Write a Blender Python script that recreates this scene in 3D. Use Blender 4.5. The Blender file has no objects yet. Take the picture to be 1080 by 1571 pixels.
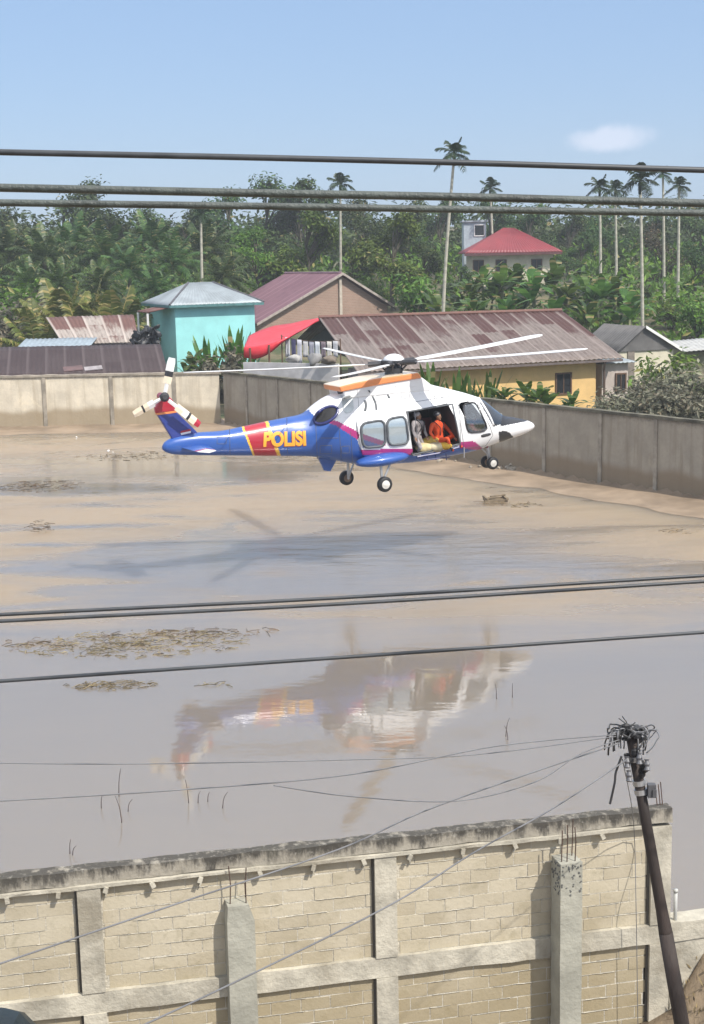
import bpy, bmesh, math, random
from mathutils import Vector, Matrix, noise
from mathutils.bvhtree import BVHTree
R = math.radians
SC = bpy.context.scene
COL = SC.collection
rnd = random.Random(7)

# ------------------------------------------------------------------ camera, sky, sun, exposure
F, PW, PH = 2200.0, 1080.0, 1571.0
CAMZ, PITCH, ROLL = 10.2, math.atan((785.5 - 388.0) / 2200.0), R(1.2)
cam_d = bpy.data.cameras.new('camera'); cam = bpy.data.objects.new('camera', cam_d); COL.objects.link(cam)
cam_d.sensor_fit = 'VERTICAL'; cam_d.sensor_height = 24.0; cam_d.lens = 24.0 * F / PH
cam_d.clip_start = 0.1; cam_d.clip_end = 3000
CAM = Vector((0, 0, CAMZ))
CR = (Matrix.Rotation(R(90) - PITCH, 3, 'X') @ Matrix.Rotation(-ROLL, 3, 'Z'))
cam.matrix_world = Matrix.Translation(CAM) @ CR.to_4x4()
SC.camera = cam

# ------------------------------------------------------------------ pixel (of the 1080x1571 photo) -> world
def ray(px, py):
    return (CR @ Vector(((px - PW / 2) / F, -(py - PH / 2) / F, -1.0))).normalized()
def at(px, py, Y):
    d = ray(px, py); return CAM + d * (Y / d.y)
def gz(px, py, z=0.0):
    d = ray(px, py); return CAM + d * ((z - CAMZ) / d.z)


SUN_EL = R(50); SUN_H = Vector((0.71, -0.70)).normalized()
SUN = Vector((SUN_H.x * math.cos(SUN_EL), SUN_H.y * math.cos(SUN_EL), math.sin(SUN_EL)))
sd = bpy.data.lights.new('sun', 'SUN'); sd.energy = 2.9; sd.angle = R(0.9); sd.color = (1.0, 0.945, 0.87)
so = bpy.data.objects.new('sun', sd); COL.objects.link(so)
so.rotation_euler = SUN.to_track_quat('Z', 'Y').to_euler(); so.location = (30, -20, 60)

W = bpy.data.worlds.new('World'); SC.world = W; W.use_nodes = True
nt = W.node_tree; nt.nodes.clear()
wo = nt.nodes.new('ShaderNodeOutputWorld'); bg = nt.nodes.new('ShaderNodeBackground')
sky = nt.nodes.new('ShaderNodeTexSky'); sky.sky_type = 'NISHITA'; sky.sun_disc = False
sky.sun_elevation = SUN_EL; sky.sun_rotation = math.atan2(SUN.x, SUN.y)
sky.air_density = 1.0; sky.dust_density = 0.6; sky.ozone_density = 2.2; sky.altitude = 0
bg.inputs['Strength'].default_value = 0.15

def wn(t, **k):
    n = nt.nodes.new('ShaderNode' + t)
    for a, v in k.items(): setattr(n, a, v)
    return n
# thin tropical haze evens the sky out: the Nishita sky is blended towards one pale blue; one small cloud low on the right
smx = wn('Mix', data_type='RGBA'); smx.inputs[0].default_value = 0.8; smx.inputs[7].default_value = (1.08, 1.62, 2.6, 1)
nt.links.new(sky.outputs[0], smx.inputs[6])
tcw = wn('TexCoord'); cdir = ray(943, 212)
sub = wn('VectorMath', operation='SUBTRACT'); nt.links.new(tcw.outputs['Generated'], sub.inputs[0]); sub.inputs[1].default_value = cdir
scl = wn('VectorMath', operation='MULTIPLY'); nt.links.new(sub.outputs[0], scl.inputs[0]); scl.inputs[1].default_value = (1, 1, 3.0)
cn = wn('TexNoise'); cn.inputs['Scale'].default_value = 55; cn.inputs['Detail'].default_value = 5; nt.links.new(tcw.outputs['Generated'], cn.inputs['Vector'])
ln = wn('VectorMath', operation='LENGTH'); nt.links.new(scl.outputs[0], ln.inputs[0])
ad = wn('Math', operation='MULTIPLY_ADD'); nt.links.new(cn.outputs[0], ad.inputs[0]); ad.inputs[1].default_value = -0.035; nt.links.new(ln.outputs['Value'], ad.inputs[2])
mr = wn('MapRange', interpolation_type='SMOOTHSTEP'); nt.links.new(ad.outputs[0], mr.inputs[0])
mr.inputs[1].default_value = -0.005; mr.inputs[2].default_value = 0.016; mr.inputs[3].default_value = 0.55; mr.inputs[4].default_value = 0
cmx = wn('Mix', data_type='RGBA'); nt.links.new(mr.outputs[0], cmx.inputs[0]); nt.links.new(smx.outputs[2], cmx.inputs[6]); cmx.inputs[7].default_value = (3.6, 3.75, 4.3, 1)
# bright white veil added above the view to lift fill and soften shadows
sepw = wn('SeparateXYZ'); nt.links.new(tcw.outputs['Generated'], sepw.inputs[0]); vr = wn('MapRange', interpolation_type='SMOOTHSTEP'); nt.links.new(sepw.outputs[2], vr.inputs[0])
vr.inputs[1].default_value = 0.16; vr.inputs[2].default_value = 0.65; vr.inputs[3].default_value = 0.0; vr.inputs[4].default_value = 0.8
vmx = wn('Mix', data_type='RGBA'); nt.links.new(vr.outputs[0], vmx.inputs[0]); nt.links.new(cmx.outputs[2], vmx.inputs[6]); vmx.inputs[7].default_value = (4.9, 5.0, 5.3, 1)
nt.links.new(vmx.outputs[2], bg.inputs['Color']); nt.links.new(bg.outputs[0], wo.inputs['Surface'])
SC.view_settings.view_transform = 'Standard'; SC.view_settings.look = 'None'
SC.view_settings.gamma = 1.0; SC.view_settings.exposure = 0.80

# ------------------------------------------------------------------ object helpers
def tag(o, label=None, cat=None, group=None, kind=None):
    if label: o['label'] = label
    if cat: o['category'] = cat
    if group: o['group'] = group
    if kind: o['kind'] = kind
    return o
def empty(name, loc, label, cat, group=None, rz=0.0):
    o = bpy.data.objects.new(name, None); COL.objects.link(o)
    o.location = loc; o.rotation_euler = (0, 0, rz); o.empty_display_size = 0.3
    return tag(o, label, cat, group)
def link(name, me, parent=None):
    o = bpy.data.objects.new(name, me); COL.objects.link(o)
    if parent: o.parent = parent
    return o
def frame(d):
    d = d.normalized(); a = Vector((0, 0, 1)) if abs(d.z) < 0.95 else Vector((1, 0, 0))
    x = d.cross(a).normalized(); return x, d.cross(x).normalized()

class MB:
    def __init__(s): s.v = []; s.f = []; s.m = []
    def add(s, vs, fs, m=0):
        o = len(s.v); s.v += [tuple(v) for v in vs]
        s.f += [tuple(i + o for i in f) for f in fs]; s.m += [m] * len(fs)
    def box(s, c, d, rz=0.0, m=0, rot=None):
        M = rot if rot is not None else Matrix.Rotation(rz, 3, 'Z')
        c = Vector(c); hx, hy, hz = d[0] / 2, d[1] / 2, d[2] / 2
        vs = [c + M @ Vector((x * hx, y * hy, z * hz)) for z in (-1, 1) for y in (-1, 1) for x in (-1, 1)]
        s.add(vs, [(0, 2, 3, 1), (4, 5, 7, 6), (0, 1, 5, 4), (2, 6, 7, 3), (0, 4, 6, 2), (1, 3, 7, 5)], m)
    def prism(s, poly, vec, m=0):
        n = len(poly); vec = Vector(vec); a = [Vector(p) for p in poly]; b = [p + vec for p in a]
        s.add(a + b, [tuple(range(n))[::-1], tuple(range(n, 2 * n))] + [(i, (i + 1) % n, n + (i + 1) % n, n + i) for i in range(n)], m)
    def tube(s, pts, r, n=6, m=0, sq=1.0):
        pts = [Vector(p) for p in pts]; k = len(pts)
        rs = r if isinstance(r, (list, tuple)) else [r] * k
        vs = []; fs = []; X = None
        for i, p in enumerate(pts):
            d = (pts[min(i + 1, k - 1)] - pts[max(i - 1, 0)])
            if d.length < 1e-9: d = Vector((0, 0, 1))
            d.normalize()
            if X is None: X, Yv = frame(d)
            else:
                X = (X - d * X.dot(d)); X = X.normalized() if X.length > 1e-6 else frame(d)[0]; Yv = d.cross(X)
            for j in range(n):
                a = 2 * math.pi * j / n
                vs.append(p + (X * math.cos(a) + Yv * math.sin(a) * sq) * rs[i])
        for i in range(k - 1):
            for j in range(n):
                fs.append((i * n + j, i * n + (j + 1) % n, (i + 1) * n + (j + 1) % n, (i + 1) * n + j))
        fs.append(tuple(range(n))[::-1]); fs.append(tuple(range((k - 1) * n, k * n)))
        s.add(vs, fs, m)
    def lathe(s, prof, c, axis=(0, 0, 1), n=20, m=0, sx=1.0, sy=1.0):
        ax = Vector(axis).normalized(); X, Yv = frame(ax); c = Vector(c); vs = []; fs = []
        for r, h in prof:
            for j in range(n):
                a = 2 * math.pi * j / n
                vs.append(c + ax * h + (X * math.cos(a) * sx + Yv * math.sin(a) * sy) * r)
        for i in range(len(prof) - 1):
            for j in range(n):
                fs.append((i * n + j, i * n + (j + 1) % n, (i + 1) * n + (j + 1) % n, (i + 1) * n + j))
        fs.append(tuple(range(n))[::-1]); fs.append(tuple(range((len(prof) - 1) * n, len(prof) * n)))
        s.add(vs, fs, m)
    def ball(s, c, rx, ry=None, rz=None, n=12, m=0, rot=None):
        ry = ry or rx; rz = rz or rx; c = Vector(c); M = rot or Matrix.Identity(3); vs = []; fs = []; k = n // 2
        for i in range(k + 1):
            t = math.pi * (0.02 + 0.96 * i / k)
            for j in range(n):
                a = 2 * math.pi * j / n
                vs.append(c + M @ Vector((rx * math.sin(t) * math.cos(a), ry * math.sin(t) * math.sin(a), rz * math.cos(t))))
        for i in range(k):
            for j in range(n):
                fs.append((i * n + j, (i + 1) * n + j, (i + 1) * n + (j + 1) % n, i * n + (j + 1) % n))
        fs.append(tuple(range(n))); fs.append(tuple(range(k * n, (k + 1) * n))[::-1])
        s.add(vs, fs, m)
    def build(s, name, mats, parent=None, smooth=False, off=None, fix=True):
        mats = mats if isinstance(mats, (list, tuple)) else [mats]
        if off is None and parent is not None and parent.type == 'EMPTY' and not parent.get('_local'): off = parent.location
        if off is None and parent is not None and parent.parent is not None and not parent.parent.get('_local'): off = parent.parent.location
        off = Vector(off) if off is not None else Vector((0, 0, 0))
        me = bpy.data.meshes.new(name)
        me.from_pydata([tuple(Vector(v) - off) for v in s.v], [], s.f)
        for mt in mats: me.materials.append(mt)
        me.polygons.foreach_set('material_index', s.m)
        if fix:
            bm = bmesh.new(); bm.from_mesh(me); bmesh.ops.recalc_face_normals(bm, faces=bm.faces); bm.to_mesh(me); bm.free()
        if smooth: me.polygons.foreach_set('use_smooth', [True] * len(me.polygons))
        me.update()
        return link(name, me, parent)

def ss(a, b, x):
    t = max(0.0, min(1.0, (x - a) / (b - a))); return t * t * (3 - 2 * t)
def lerp(a, b, t): return a + (b - a) * t
def spline(pts, k=8):
    pts = [Vector(p) for p in pts]; out = []
    for i in range(len(pts) - 1):
        p0 = pts[max(i - 1, 0)]; p1 = pts[i]; p2 = pts[i + 1]; p3 = pts[min(i + 2, len(pts) - 1)]
        for j in range(k):
            t = j / k
            out.append(0.5 * ((2 * p1) + (p2 - p0) * t + (2 * p0 - 5 * p1 + 4 * p2 - p3) * t * t + (3 * p1 - p0 - 3 * p2 + p3) * t ** 3))
    out.append(pts[-1]); return out

# ------------------------------------------------------------------ materials
class NT:
    def __init__(s, name):
        s.mat = bpy.data.materials.new(name); s.mat.use_nodes = True; s.t = s.mat.node_tree
        s.t.nodes.clear(); s.out = s.t.nodes.new('ShaderNodeOutputMaterial')
        s.p = s.t.nodes.new('ShaderNodeBsdfPrincipled'); s.t.links.new(s.p.outputs[0], s.out.inputs['Surface'])
    def n(s, typ, **kw):
        nd = s.t.nodes.new('ShaderNode' + typ)
        for k, v in kw.items():
            if k in nd.inputs: s.set(nd.inputs[k], v)
            else: setattr(nd, k, v)
        return nd
    def set(s, inp, v):
        if isinstance(v, bpy.types.NodeSocket): s.t.links.new(v, inp)
        elif isinstance(v, bpy.types.Node): s.t.links.new(v.outputs[0], inp)
        else: inp.default_value = v if not isinstance(v, tuple) or len(v) != 3 or inp.type != 'RGBA' else (*v, 1)
    def mix(s, f, a, b, blend='MIX'):
        nd = s.t.nodes.new('ShaderNodeMix'); nd.data_type = 'RGBA'; nd.blend_type = blend; nd.clamp_factor = True
        s.set(nd.inputs[0], f); s.set(nd.inputs[6], a); s.set(nd.inputs[7], b); return nd.outputs[2]
    def math(s, op, a, b=0.0, c=0.0, clamp=False):
        nd = s.t.nodes.new('ShaderNodeMath'); nd.operation = op; nd.use_clamp = clamp
        s.set(nd.inputs[0], a); s.set(nd.inputs[1], b); s.set(nd.inputs[2], c); return nd.outputs[0]
    def ramp(s, f, a, b, lo=0.0, hi=1.0):
        nd = s.t.nodes.new('ShaderNodeMapRange'); nd.interpolation_type = 'SMOOTHSTEP'
        s.set(nd.inputs[0], f); nd.inputs[1].default_value = a; nd.inputs[2].default_value = b
        nd.inputs[3].default_value = lo; nd.inputs[4].default_value = hi; return nd.outputs[0]
    def pos(s, kind='object', scale=(1, 1, 1), rot=(0, 0, 0)):
        if kind == 'world': src = s.n('NewGeometry').outputs['Position']
        elif kind == 'uv': src = s.n('TexCoord').outputs['UV']
        else: src = s.n('TexCoord').outputs['Object']
        mp = s.t.nodes.new('ShaderNodeMapping'); s.t.links.new(src, mp.inputs[0])
        mp.inputs['Scale'].default_value = scale; mp.inputs['Rotation'].default_value = rot; return mp.outputs[0]
    def noise(s, vec, scale, detail=4.0, rough=0.55, dist=0.0):
        nd = s.n('TexNoise', Scale=scale, Detail=detail, Roughness=rough, Distortion=dist)
        s.t.links.new(vec, nd.inputs['Vector']); return nd.outputs[0]
    def bump(s, h, strength, dist=0.02):
        nd = s.n('Bump'); s.set(nd.inputs['Height'], h); s.set(nd.inputs['Strength'], strength); nd.inputs['Distance'].default_value = dist
        s.t.links.new(nd.outputs[0], s.p.inputs['Normal']); return nd
    def P(s, **kw):
        for k, v in kw.items(): s.set(s.p.inputs[k.replace('_', ' ')], v)
        return s

def mat(name, col, rough=0.6, var=0.25, scale=3.0, bump=0.0, bscale=None, metal=0.0, kind='object', dirt=None, dirt_amt=0.0, spec=0.5, coat=0.0, stretch=(1, 1, 1)):
    m = NT(name); v = m.pos(kind, stretch)
    n1 = m.noise(v, scale, 5.0, 0.6); f = m.ramp(n1, 0.3, 0.7)
    a = tuple(max(0, c * (1 - var)) for c in col); b = tuple(min(1, c * (1 + var * 0.6)) for c in col)
    c = m.mix(f, a, b)
    if dirt:
        n2 = m.noise(v, scale * 0.45, 6.0, 0.65, 0.4)
        c = m.mix(m.ramp(n2, 0.62 - 0.3 * dirt_amt, 0.75, 0, min(1, 0.3 + dirt_amt)), c, dirt)
    m.P(Base_Color=c, Roughness=m.ramp(n1, 0.2, 0.8, max(0.03, rough - 0.08), min(1, rough + 0.08)), Metallic=metal)
    m.p.inputs['Specular IOR Level'].default_value = spec
    if coat: m.p.inputs['Coat Weight'].default_value = coat; m.p.inputs['Coat Roughness'].default_value = 0.08
    if bump: m.bump(m.noise(v, bscale or scale * 6, 4.0, 0.6), bump, 0.03)
    return m.mat

def leaf_mat(name, dark, light, yellow=None, yamt=0.06, rough=0.5, trans=0.3):
    m = NT(name); g = m.n('NewGeometry'); oi = m.n('ObjectInfo')
    c = m.mix(m.ramp(g.outputs['Random Per Island'], 0.0, 1.0), dark, light)
    v = m.pos('world'); c = m.mix(m.ramp(m.noise(v, 0.45, 3.0), 0.35, 0.65, 0, 0.55), c, tuple(x * 0.6 for x in dark))
    hs = m.n('HueSaturation'); m.set(hs.inputs['Color'], c)
    m.set(hs.inputs['Hue'], m.ramp(oi.outputs['Random'], 0, 1, 0.475, 0.515)); m.set(hs.inputs['Value'], m.ramp(oi.outputs['Random'], 0, 1, 0.75, 1.25))
    hs.inputs['Saturation'].default_value = 1.1
    c = hs.outputs[0]
    if yellow:
        rr = m.n('TexWhiteNoise', noise_dimensions='1D'); m.set(rr.inputs['W'], g.outputs['Random Per Island'])
        c = m.mix(m.math('LESS_THAN', rr.outputs[0], yamt), c, yellow)
    m.P(Base_Color=c, Roughness=rough); m.p.inputs['Specular IOR Level'].default_value = 0.35
    tr = m.n('BsdfTranslucent'); m.set(tr.inputs[0], c)
    ms = m.n('MixShader'); ms.inputs[0].default_value = trans
    m.t.links.new(m.p.outputs[0], ms.inputs[1]); m.t.links.new(tr.outputs[0], ms.inputs[2]); m.t.links.new(ms.outputs[0], m.out.inputs['Surface'])
    return m.mat

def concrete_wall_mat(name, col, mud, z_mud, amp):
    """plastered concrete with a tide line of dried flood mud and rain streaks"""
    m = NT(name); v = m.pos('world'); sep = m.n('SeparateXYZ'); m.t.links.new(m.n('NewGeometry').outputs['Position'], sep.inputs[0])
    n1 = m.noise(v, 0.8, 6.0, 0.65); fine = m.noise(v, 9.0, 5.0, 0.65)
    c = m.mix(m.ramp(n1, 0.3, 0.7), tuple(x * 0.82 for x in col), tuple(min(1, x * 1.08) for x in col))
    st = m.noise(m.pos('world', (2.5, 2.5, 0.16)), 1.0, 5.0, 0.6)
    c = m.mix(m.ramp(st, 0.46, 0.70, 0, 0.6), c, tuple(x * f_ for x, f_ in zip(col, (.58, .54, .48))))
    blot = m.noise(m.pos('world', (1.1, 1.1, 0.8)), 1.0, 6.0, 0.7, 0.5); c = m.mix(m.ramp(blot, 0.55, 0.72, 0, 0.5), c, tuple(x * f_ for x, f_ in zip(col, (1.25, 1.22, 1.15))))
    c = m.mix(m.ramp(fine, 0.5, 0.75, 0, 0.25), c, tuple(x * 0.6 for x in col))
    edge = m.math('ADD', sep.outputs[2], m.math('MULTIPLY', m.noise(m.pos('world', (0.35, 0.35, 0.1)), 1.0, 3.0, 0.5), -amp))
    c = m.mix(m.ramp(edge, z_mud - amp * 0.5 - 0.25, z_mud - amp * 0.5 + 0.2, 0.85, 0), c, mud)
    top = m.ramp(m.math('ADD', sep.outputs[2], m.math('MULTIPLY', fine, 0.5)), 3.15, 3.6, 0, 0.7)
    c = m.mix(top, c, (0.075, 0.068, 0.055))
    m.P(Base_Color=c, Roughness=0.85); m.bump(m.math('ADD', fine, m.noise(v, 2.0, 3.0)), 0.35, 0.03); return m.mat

def rust_mat(name, rust, grey, sheet=0.8, amt=0.5, slope_len=4.5):
    """corrugated zinc in overlapping sheets: u runs along the ridge, v down the slope, in metres"""
    m = NT(name); uv = m.pos('uv'); sep = m.n('SeparateXYZ'); m.t.links.new(uv, sep.inputs[0])
    su = m.math('FLOOR', m.math('DIVIDE', sep.outputs[0], sheet))
    row = m.math('FLOOR', m.math('DIVIDE', m.math('ADD', sep.outputs[1], m.math('MULTIPLY', su, 0.37)), slope_len * 0.55))
    wn = m.n('TexWhiteNoise', noise_dimensions='2D'); cb = m.n('CombineXYZ'); m.set(cb.inputs[0], su); m.set(cb.inputs[1], row); m.t.links.new(cb.outputs[0], wn.inputs['Vector'])
    streak = m.noise(m.pos('uv', (3.2, 0.5, 1)), 1.0, 6.0, 0.65); blot = m.noise(m.pos('uv', (0.5, 0.4, 1)), 1.0, 4.0, 0.6)
    f = m.math('ADD', m.math('MULTIPLY', wn.outputs[0], 0.62), m.math('MULTIPLY', streak, 0.85))
    f = m.math('ADD', m.math('ADD', f, m.math('MULTIPLY', m.math('SUBTRACT', wn.outputs[0], 0.5), 0.25)), m.math('MULTIPLY', blot, 0.55)); f = m.math('SUBTRACT', f, m.math('MULTIPLY', sep.outputs[1], 0.36 / slope_len * 2.0))
    c = m.mix(m.ramp(f, 1.02 - amt, 1.32 - amt), grey, rust)
    c = m.mix(m.ramp(m.noise(m.pos('uv', (9, 1.2, 1)), 1.0, 5.0), 0.45, 0.75, 0, 0.6), c, tuple(x * 0.5 for x in rust))
    lap = m.math('FRACT', m.math('DIVIDE', sep.outputs[0], sheet))
    c = m.mix(m.ramp(lap, 0.05, 0.2, 0.75, 0.0), c, tuple(min(1, x * 1.25 + 0.03) for x in grey))
    m.P(Base_Color=c, Roughness=0.62, Metallic=0.1); m.bump(streak, 0.3, 0.03)
    return m.mat

MUD = (0.285, 0.215, 0.15)
def water_mat(hx, hy):
    m = NT('flood_water'); g = m.n('NewGeometry').outputs['Position']
    sep = m.n('SeparateXYZ'); m.t.links.new(g, sep.inputs[0])
    big = m.noise(m.pos('world', (0.045, 0.12, 1)), 1.0, 4.0, 0.55, 0.6)
    mid = m.noise(m.pos('world', (0.16, 0.5, 1)), 1.0, 5.0, 0.6, 0.8)
    fl = m.math('ADD', m.math('MULTIPLY', big, 0.65), m.math('MULTIPLY', mid, 0.35))
    far = m.ramp(sep.outputs[1], 33.5, 43)
    turb = m.math('MULTIPLY', m.ramp(fl, 0.39, 0.57), m.ramp(m.math('ADD', sep.outputs[1], m.math('MULTIPLY', mid, 6.0)), 35.5, 45, 0.08, 1.0))
    near = (0.205, 0.174, 0.146); silt = (0.285, 0.218, 0.152)
    c = m.mix(turb, near, silt)
    c = m.mix(m.math('MULTIPLY', m.ramp(mid, 0.52, 0.72, 0, 0.55), far), c, (0.215, 0.162, 0.11))
    # downwash: choppy water below the helicopter
    vs_ = m.n('VectorMath', operation='MULTIPLY'); m.t.links.new(g, vs_.inputs[0]); vs_.inputs[1].default_value = (1, 1.9, 0)
    vd = m.n('VectorMath', operation='DISTANCE'); m.t.links.new(vs_.outputs[0], vd.inputs[0]); vd.inputs[1].default_value = (hx, (hy - 5.2) * 1.9, 0)
    wash = m.ramp(vd.outputs['Value'], 3, 14, 1.0, 0.0)
    amp = m.math('ADD', m.math('MULTIPLY', far, 0.05), m.math('MULTIPLY', wash, 0.17))
    amp = m.math('ADD', amp, 0.03)
    wv = m.math('ADD', m.noise(m.pos('world', (0.5, 1.5, 1)), 1.0, 3.0, 0.5, 0.4), m.math('MULTIPLY', m.noise(m.pos('world', (3.0, 7.0, 1)), 1.0, 3.0, 0.5), 0.3))
    matt = m.math('MULTIPLY', turb, far)
    wet = m.math('MULTIPLY', wash, m.ramp(mid, 0.40, 0.58, 0.12, 1.0)); c = m.mix(m.math('MULTIPLY', wet, 0.6), c, (0.25, 0.205, 0.165)); matt = m.math('MULTIPLY', matt, m.math('SUBTRACT', 1.0, m.math('MULTIPLY', wet, 0.55)), clamp=True)
    rgh = m.math('ADD', 0.03, m.math('MULTIPLY', matt, 0.42))
    m.P(Base_Color=c, Roughness=rgh, IOR=1.62)
    m.set(m.p.inputs['Specular IOR Level'], m.math('ADD', m.math('MULTIPLY', wet, 0.08), m.math('SUBTRACT', m.math('SUBTRACT', 1.0, m.math('MULTIPLY', far, 0.5)), m.math('MULTIPLY', matt, 0.3))))
    m.p.inputs['Subsurface Weight'].default_value = 0.85; m.p.inputs['Subsurface Radius'].default_value = (1.0, 0.8, 0.55); m.p.inputs['Subsurface Scale'].default_value = 10.0
    m.bump(wv, amp, 0.14); return m.mat

M_ = {}
M_['soil'] = mat('bare_soil', (0.23, 0.175, 0.115), 0.95, 0.45, 1.6, 0.8, 9, kind='world', dirt=(0.10, 0.085, 0.05), dirt_amt=0.3)
M_['mud'] = mat('wet_mud', MUD, 0.55, 0.3, 0.5, 0.5, 3, kind='world', dirt=(0.17, 0.125, 0.085), dirt_amt=0.35)
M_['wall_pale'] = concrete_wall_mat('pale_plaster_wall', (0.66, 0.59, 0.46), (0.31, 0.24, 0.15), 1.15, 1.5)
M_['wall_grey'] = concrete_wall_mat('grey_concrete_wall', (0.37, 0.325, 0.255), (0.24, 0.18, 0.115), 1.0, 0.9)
M_['post'] = mat('concrete_post', (0.33, 0.29, 0.23), 0.9, 0.3, 2.0, 0.4)
M_['cope'] = mat('mossy_coping', (0.13, 0.12, 0.085), 0.9, 0.5, 1.5, 0.6, 8, kind='world')
M_['fcream'] = mat('cream_plaster', (0.60, 0.55, 0.42), 0.85, 0.15, 1.5, 0.2, kind='world', dirt=(0.35, 0.3, 0.22), dirt_amt=0.2)
M_['glassdark'] = mat('dark_window_glass', (0.02, 0.022, 0.025), 0.12, 0.1)
M_['wood'] = mat('brown_wood', (0.13, 0.075, 0.045), 0.7, 0.35, 4)
M_['white'] = mat('white_paint', (0.78, 0.77, 0.74), 0.5, 0.08, 2)
M_['steel'] = mat('galvanised_steel', (0.45, 0.45, 0.45), 0.4, 0.2, 4, metal=0.7)
M_['black'] = mat('black_rubber', (0.016, 0.016, 0.018), 0.6, 0.3, 5)
M_['cable'] = mat('black_cable_sheath', (0.050, 0.050, 0.052), 0.55, 0.3, 3)
M_['bark'] = mat('grey_bark', (0.085, 0.075, 0.05), 0.9, 0.35, 3, 0.6)
M_['areca_bark'] = mat('pale_palm_bark', (0.42, 0.40, 0.32), 0.85, 0.25, 1.2, 0.4, stretch=(1, 1, 3))
M_['leafA'] = leaf_mat('broad_leaf_dark', (0.036, 0.072, 0.022), (0.098, 0.16, 0.047), (0.22, 0.18, 0.06), 0.03)
M_['leafB'] = leaf_mat('broad_leaf_light', (0.066, 0.128, 0.022), (0.17, 0.27, 0.05), (0.26, 0.24, 0.07), 0.04)
M_['leafC'] = leaf_mat('dusty_brown_leaf', (0.06, 0.058, 0.03), (0.13, 0.115, 0.06), (0.2, 0.15, 0.08), 0.1)
M_['leafD'] = leaf_mat('dusty_grey_leaf', (0.13, 0.135, 0.09), (0.30, 0.29, 0.21), (0.26, 0.22, 0.15), 0.15)
M_['palm'] = leaf_mat('palm_leaflet', (0.038, 0.078, 0.025), (0.118, 0.19, 0.06), (0.28, 0.25, 0.10), 0.05, rough=0.4)
M_['palmy'] = leaf_mat('yellowing_palm_leaflet', (0.085, 0.115, 0.03), (0.22, 0.24, 0.075), (0.34, 0.28, 0.10), 0.16, rough=0.4)
M_['arecal'] = leaf_mat('dark_palm_leaflet', (0.02, 0.042, 0.02), (0.05, 0.085, 0.035), rough=0.45)
M_['banana'] = leaf_mat('banana_leaf', (0.05, 0.11, 0.022), (0.15, 0.25, 0.06), (0.30, 0.25, 0.11), 0.10, rough=0.35, trans=0.4)
M_['bstem'] = mat('banana_stem', (0.16, 0.17, 0.07), 0.6, 0.4, 3)
M_['weed'] = leaf_mat('dead_weed', (0.15, 0.115, 0.065), (0.29, 0.225, 0.13), (0.07, 0.055, 0.035), 0.3, trans=0.1)
M_['rubble'] = mat('muddy_rubble', (0.36, 0.31, 0.24), 0.9, 0.4, 3, 0.5)

# ------------------------------------------------------------------ ground and water
CNR = gz(345, 652); RW = gz(1075, 768); LW = gz(0, 659)
RD = (RW - CNR); RD.z = 0; RD.normalize(); RN = Vector((RD.y, -RD.x, 0))          # RN points out of the yard (behind the wall)
if RN.y < 0: RN = -RN
LD = (LW - CNR); LD.z = 0; LD.normalize(); LN = Vector((LD.y, -LD.x, 0))
if LN.y < 0: LN = -LN
FW0 = gz(0, 1341, 3.3); FW1 = gz(1028, 1234, 3.3)
FD = (FW1 - FW0); FD.z = 0; FD.normalize(); FN = Vector((FD.y, -FD.x, 0))            # FN faces the camera
if FN.y > 0: FN = -FN
def behind(x, y):
    p = Vector((x, y, 0)) - Vector((CNR.x, CNR.y, 0)); return max(p.dot(RN), p.dot(LN))
def front(x, y):
    p = Vector((x, y, 0)) - Vector((FW0.x, FW0.y, 0)); return p.dot(FN)
def ground(x, y):
    b = behind(x, y); f = front(x, y)
    n = noise.noise(Vector((x * 0.16, y * 0.16, 3.1))) + 0.5 * noise.noise(Vector((x * 0.5, y * 0.5, 1.7)))
    if b > 0:
        z = 0.35 + 3.4 * ss(98, 130, y) + 2.6 * ss(130, 172, y) + 9 * ss(185, 320, y)
        z += 2.6 * math.exp(-((x - 16) ** 2 / 160 + (y - 146) ** 2 / 160))
        return z + 0.1 * n
    if f > -0.3:
        z = 0.35 + 1.0 * ss(3.8, 4.5, x) * ss(2.6, -.3, f) + 0.06 * n
        return z if f > 0.0 else lerp(-0.5, z, ss(-0.3, 0.0, f))
    bank = 0.22 * ss(-5.5, -0.3, b) + (0.12 * n - 0.09) 
    return lerp(-0.45, bank, ss(-9, -2, b))
def grid_mesh(name, xs, ys, zf, m, smooth=True):
    nx, ny = len(xs), len(ys)
    vs = [(x, y, zf(x, y)) for y in ys for x in xs]
    fs = [(j * nx + i, j * nx + i + 1, (j + 1) * nx + i + 1, (j + 1) * nx + i) for j in range(ny - 1) for i in range(nx - 1)]
    me = bpy.data.meshes.new(name); me.from_pydata(vs, [], fs); me.materials.append(m)
    me.polygons.foreach_set('use_smooth', [smooth] * len(fs)); return link(name, me)
def steps(segs):
    out = []
    for a, b, d in segs:
        k = max(1, round((b - a) / d)); out += [a + (b - a) * i / k for i in range(k)]
    return out + [segs[-1][1]]
g = grid_mesh('ground', steps([(-900, -60, 60), (-60, -22, 2), (-22, 30, 0.4), (30, 70, 2), (70, 900, 60)]),
              steps([(-60, 12, 4), (12, 20, 0.2), (20, 40, 2), (40, 100, 0.4), (100, 190, 2), (190, 400, 10), (400, 2400, 200)]), ground, M_['mud'])
tag(g, kind='structure')
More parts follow.
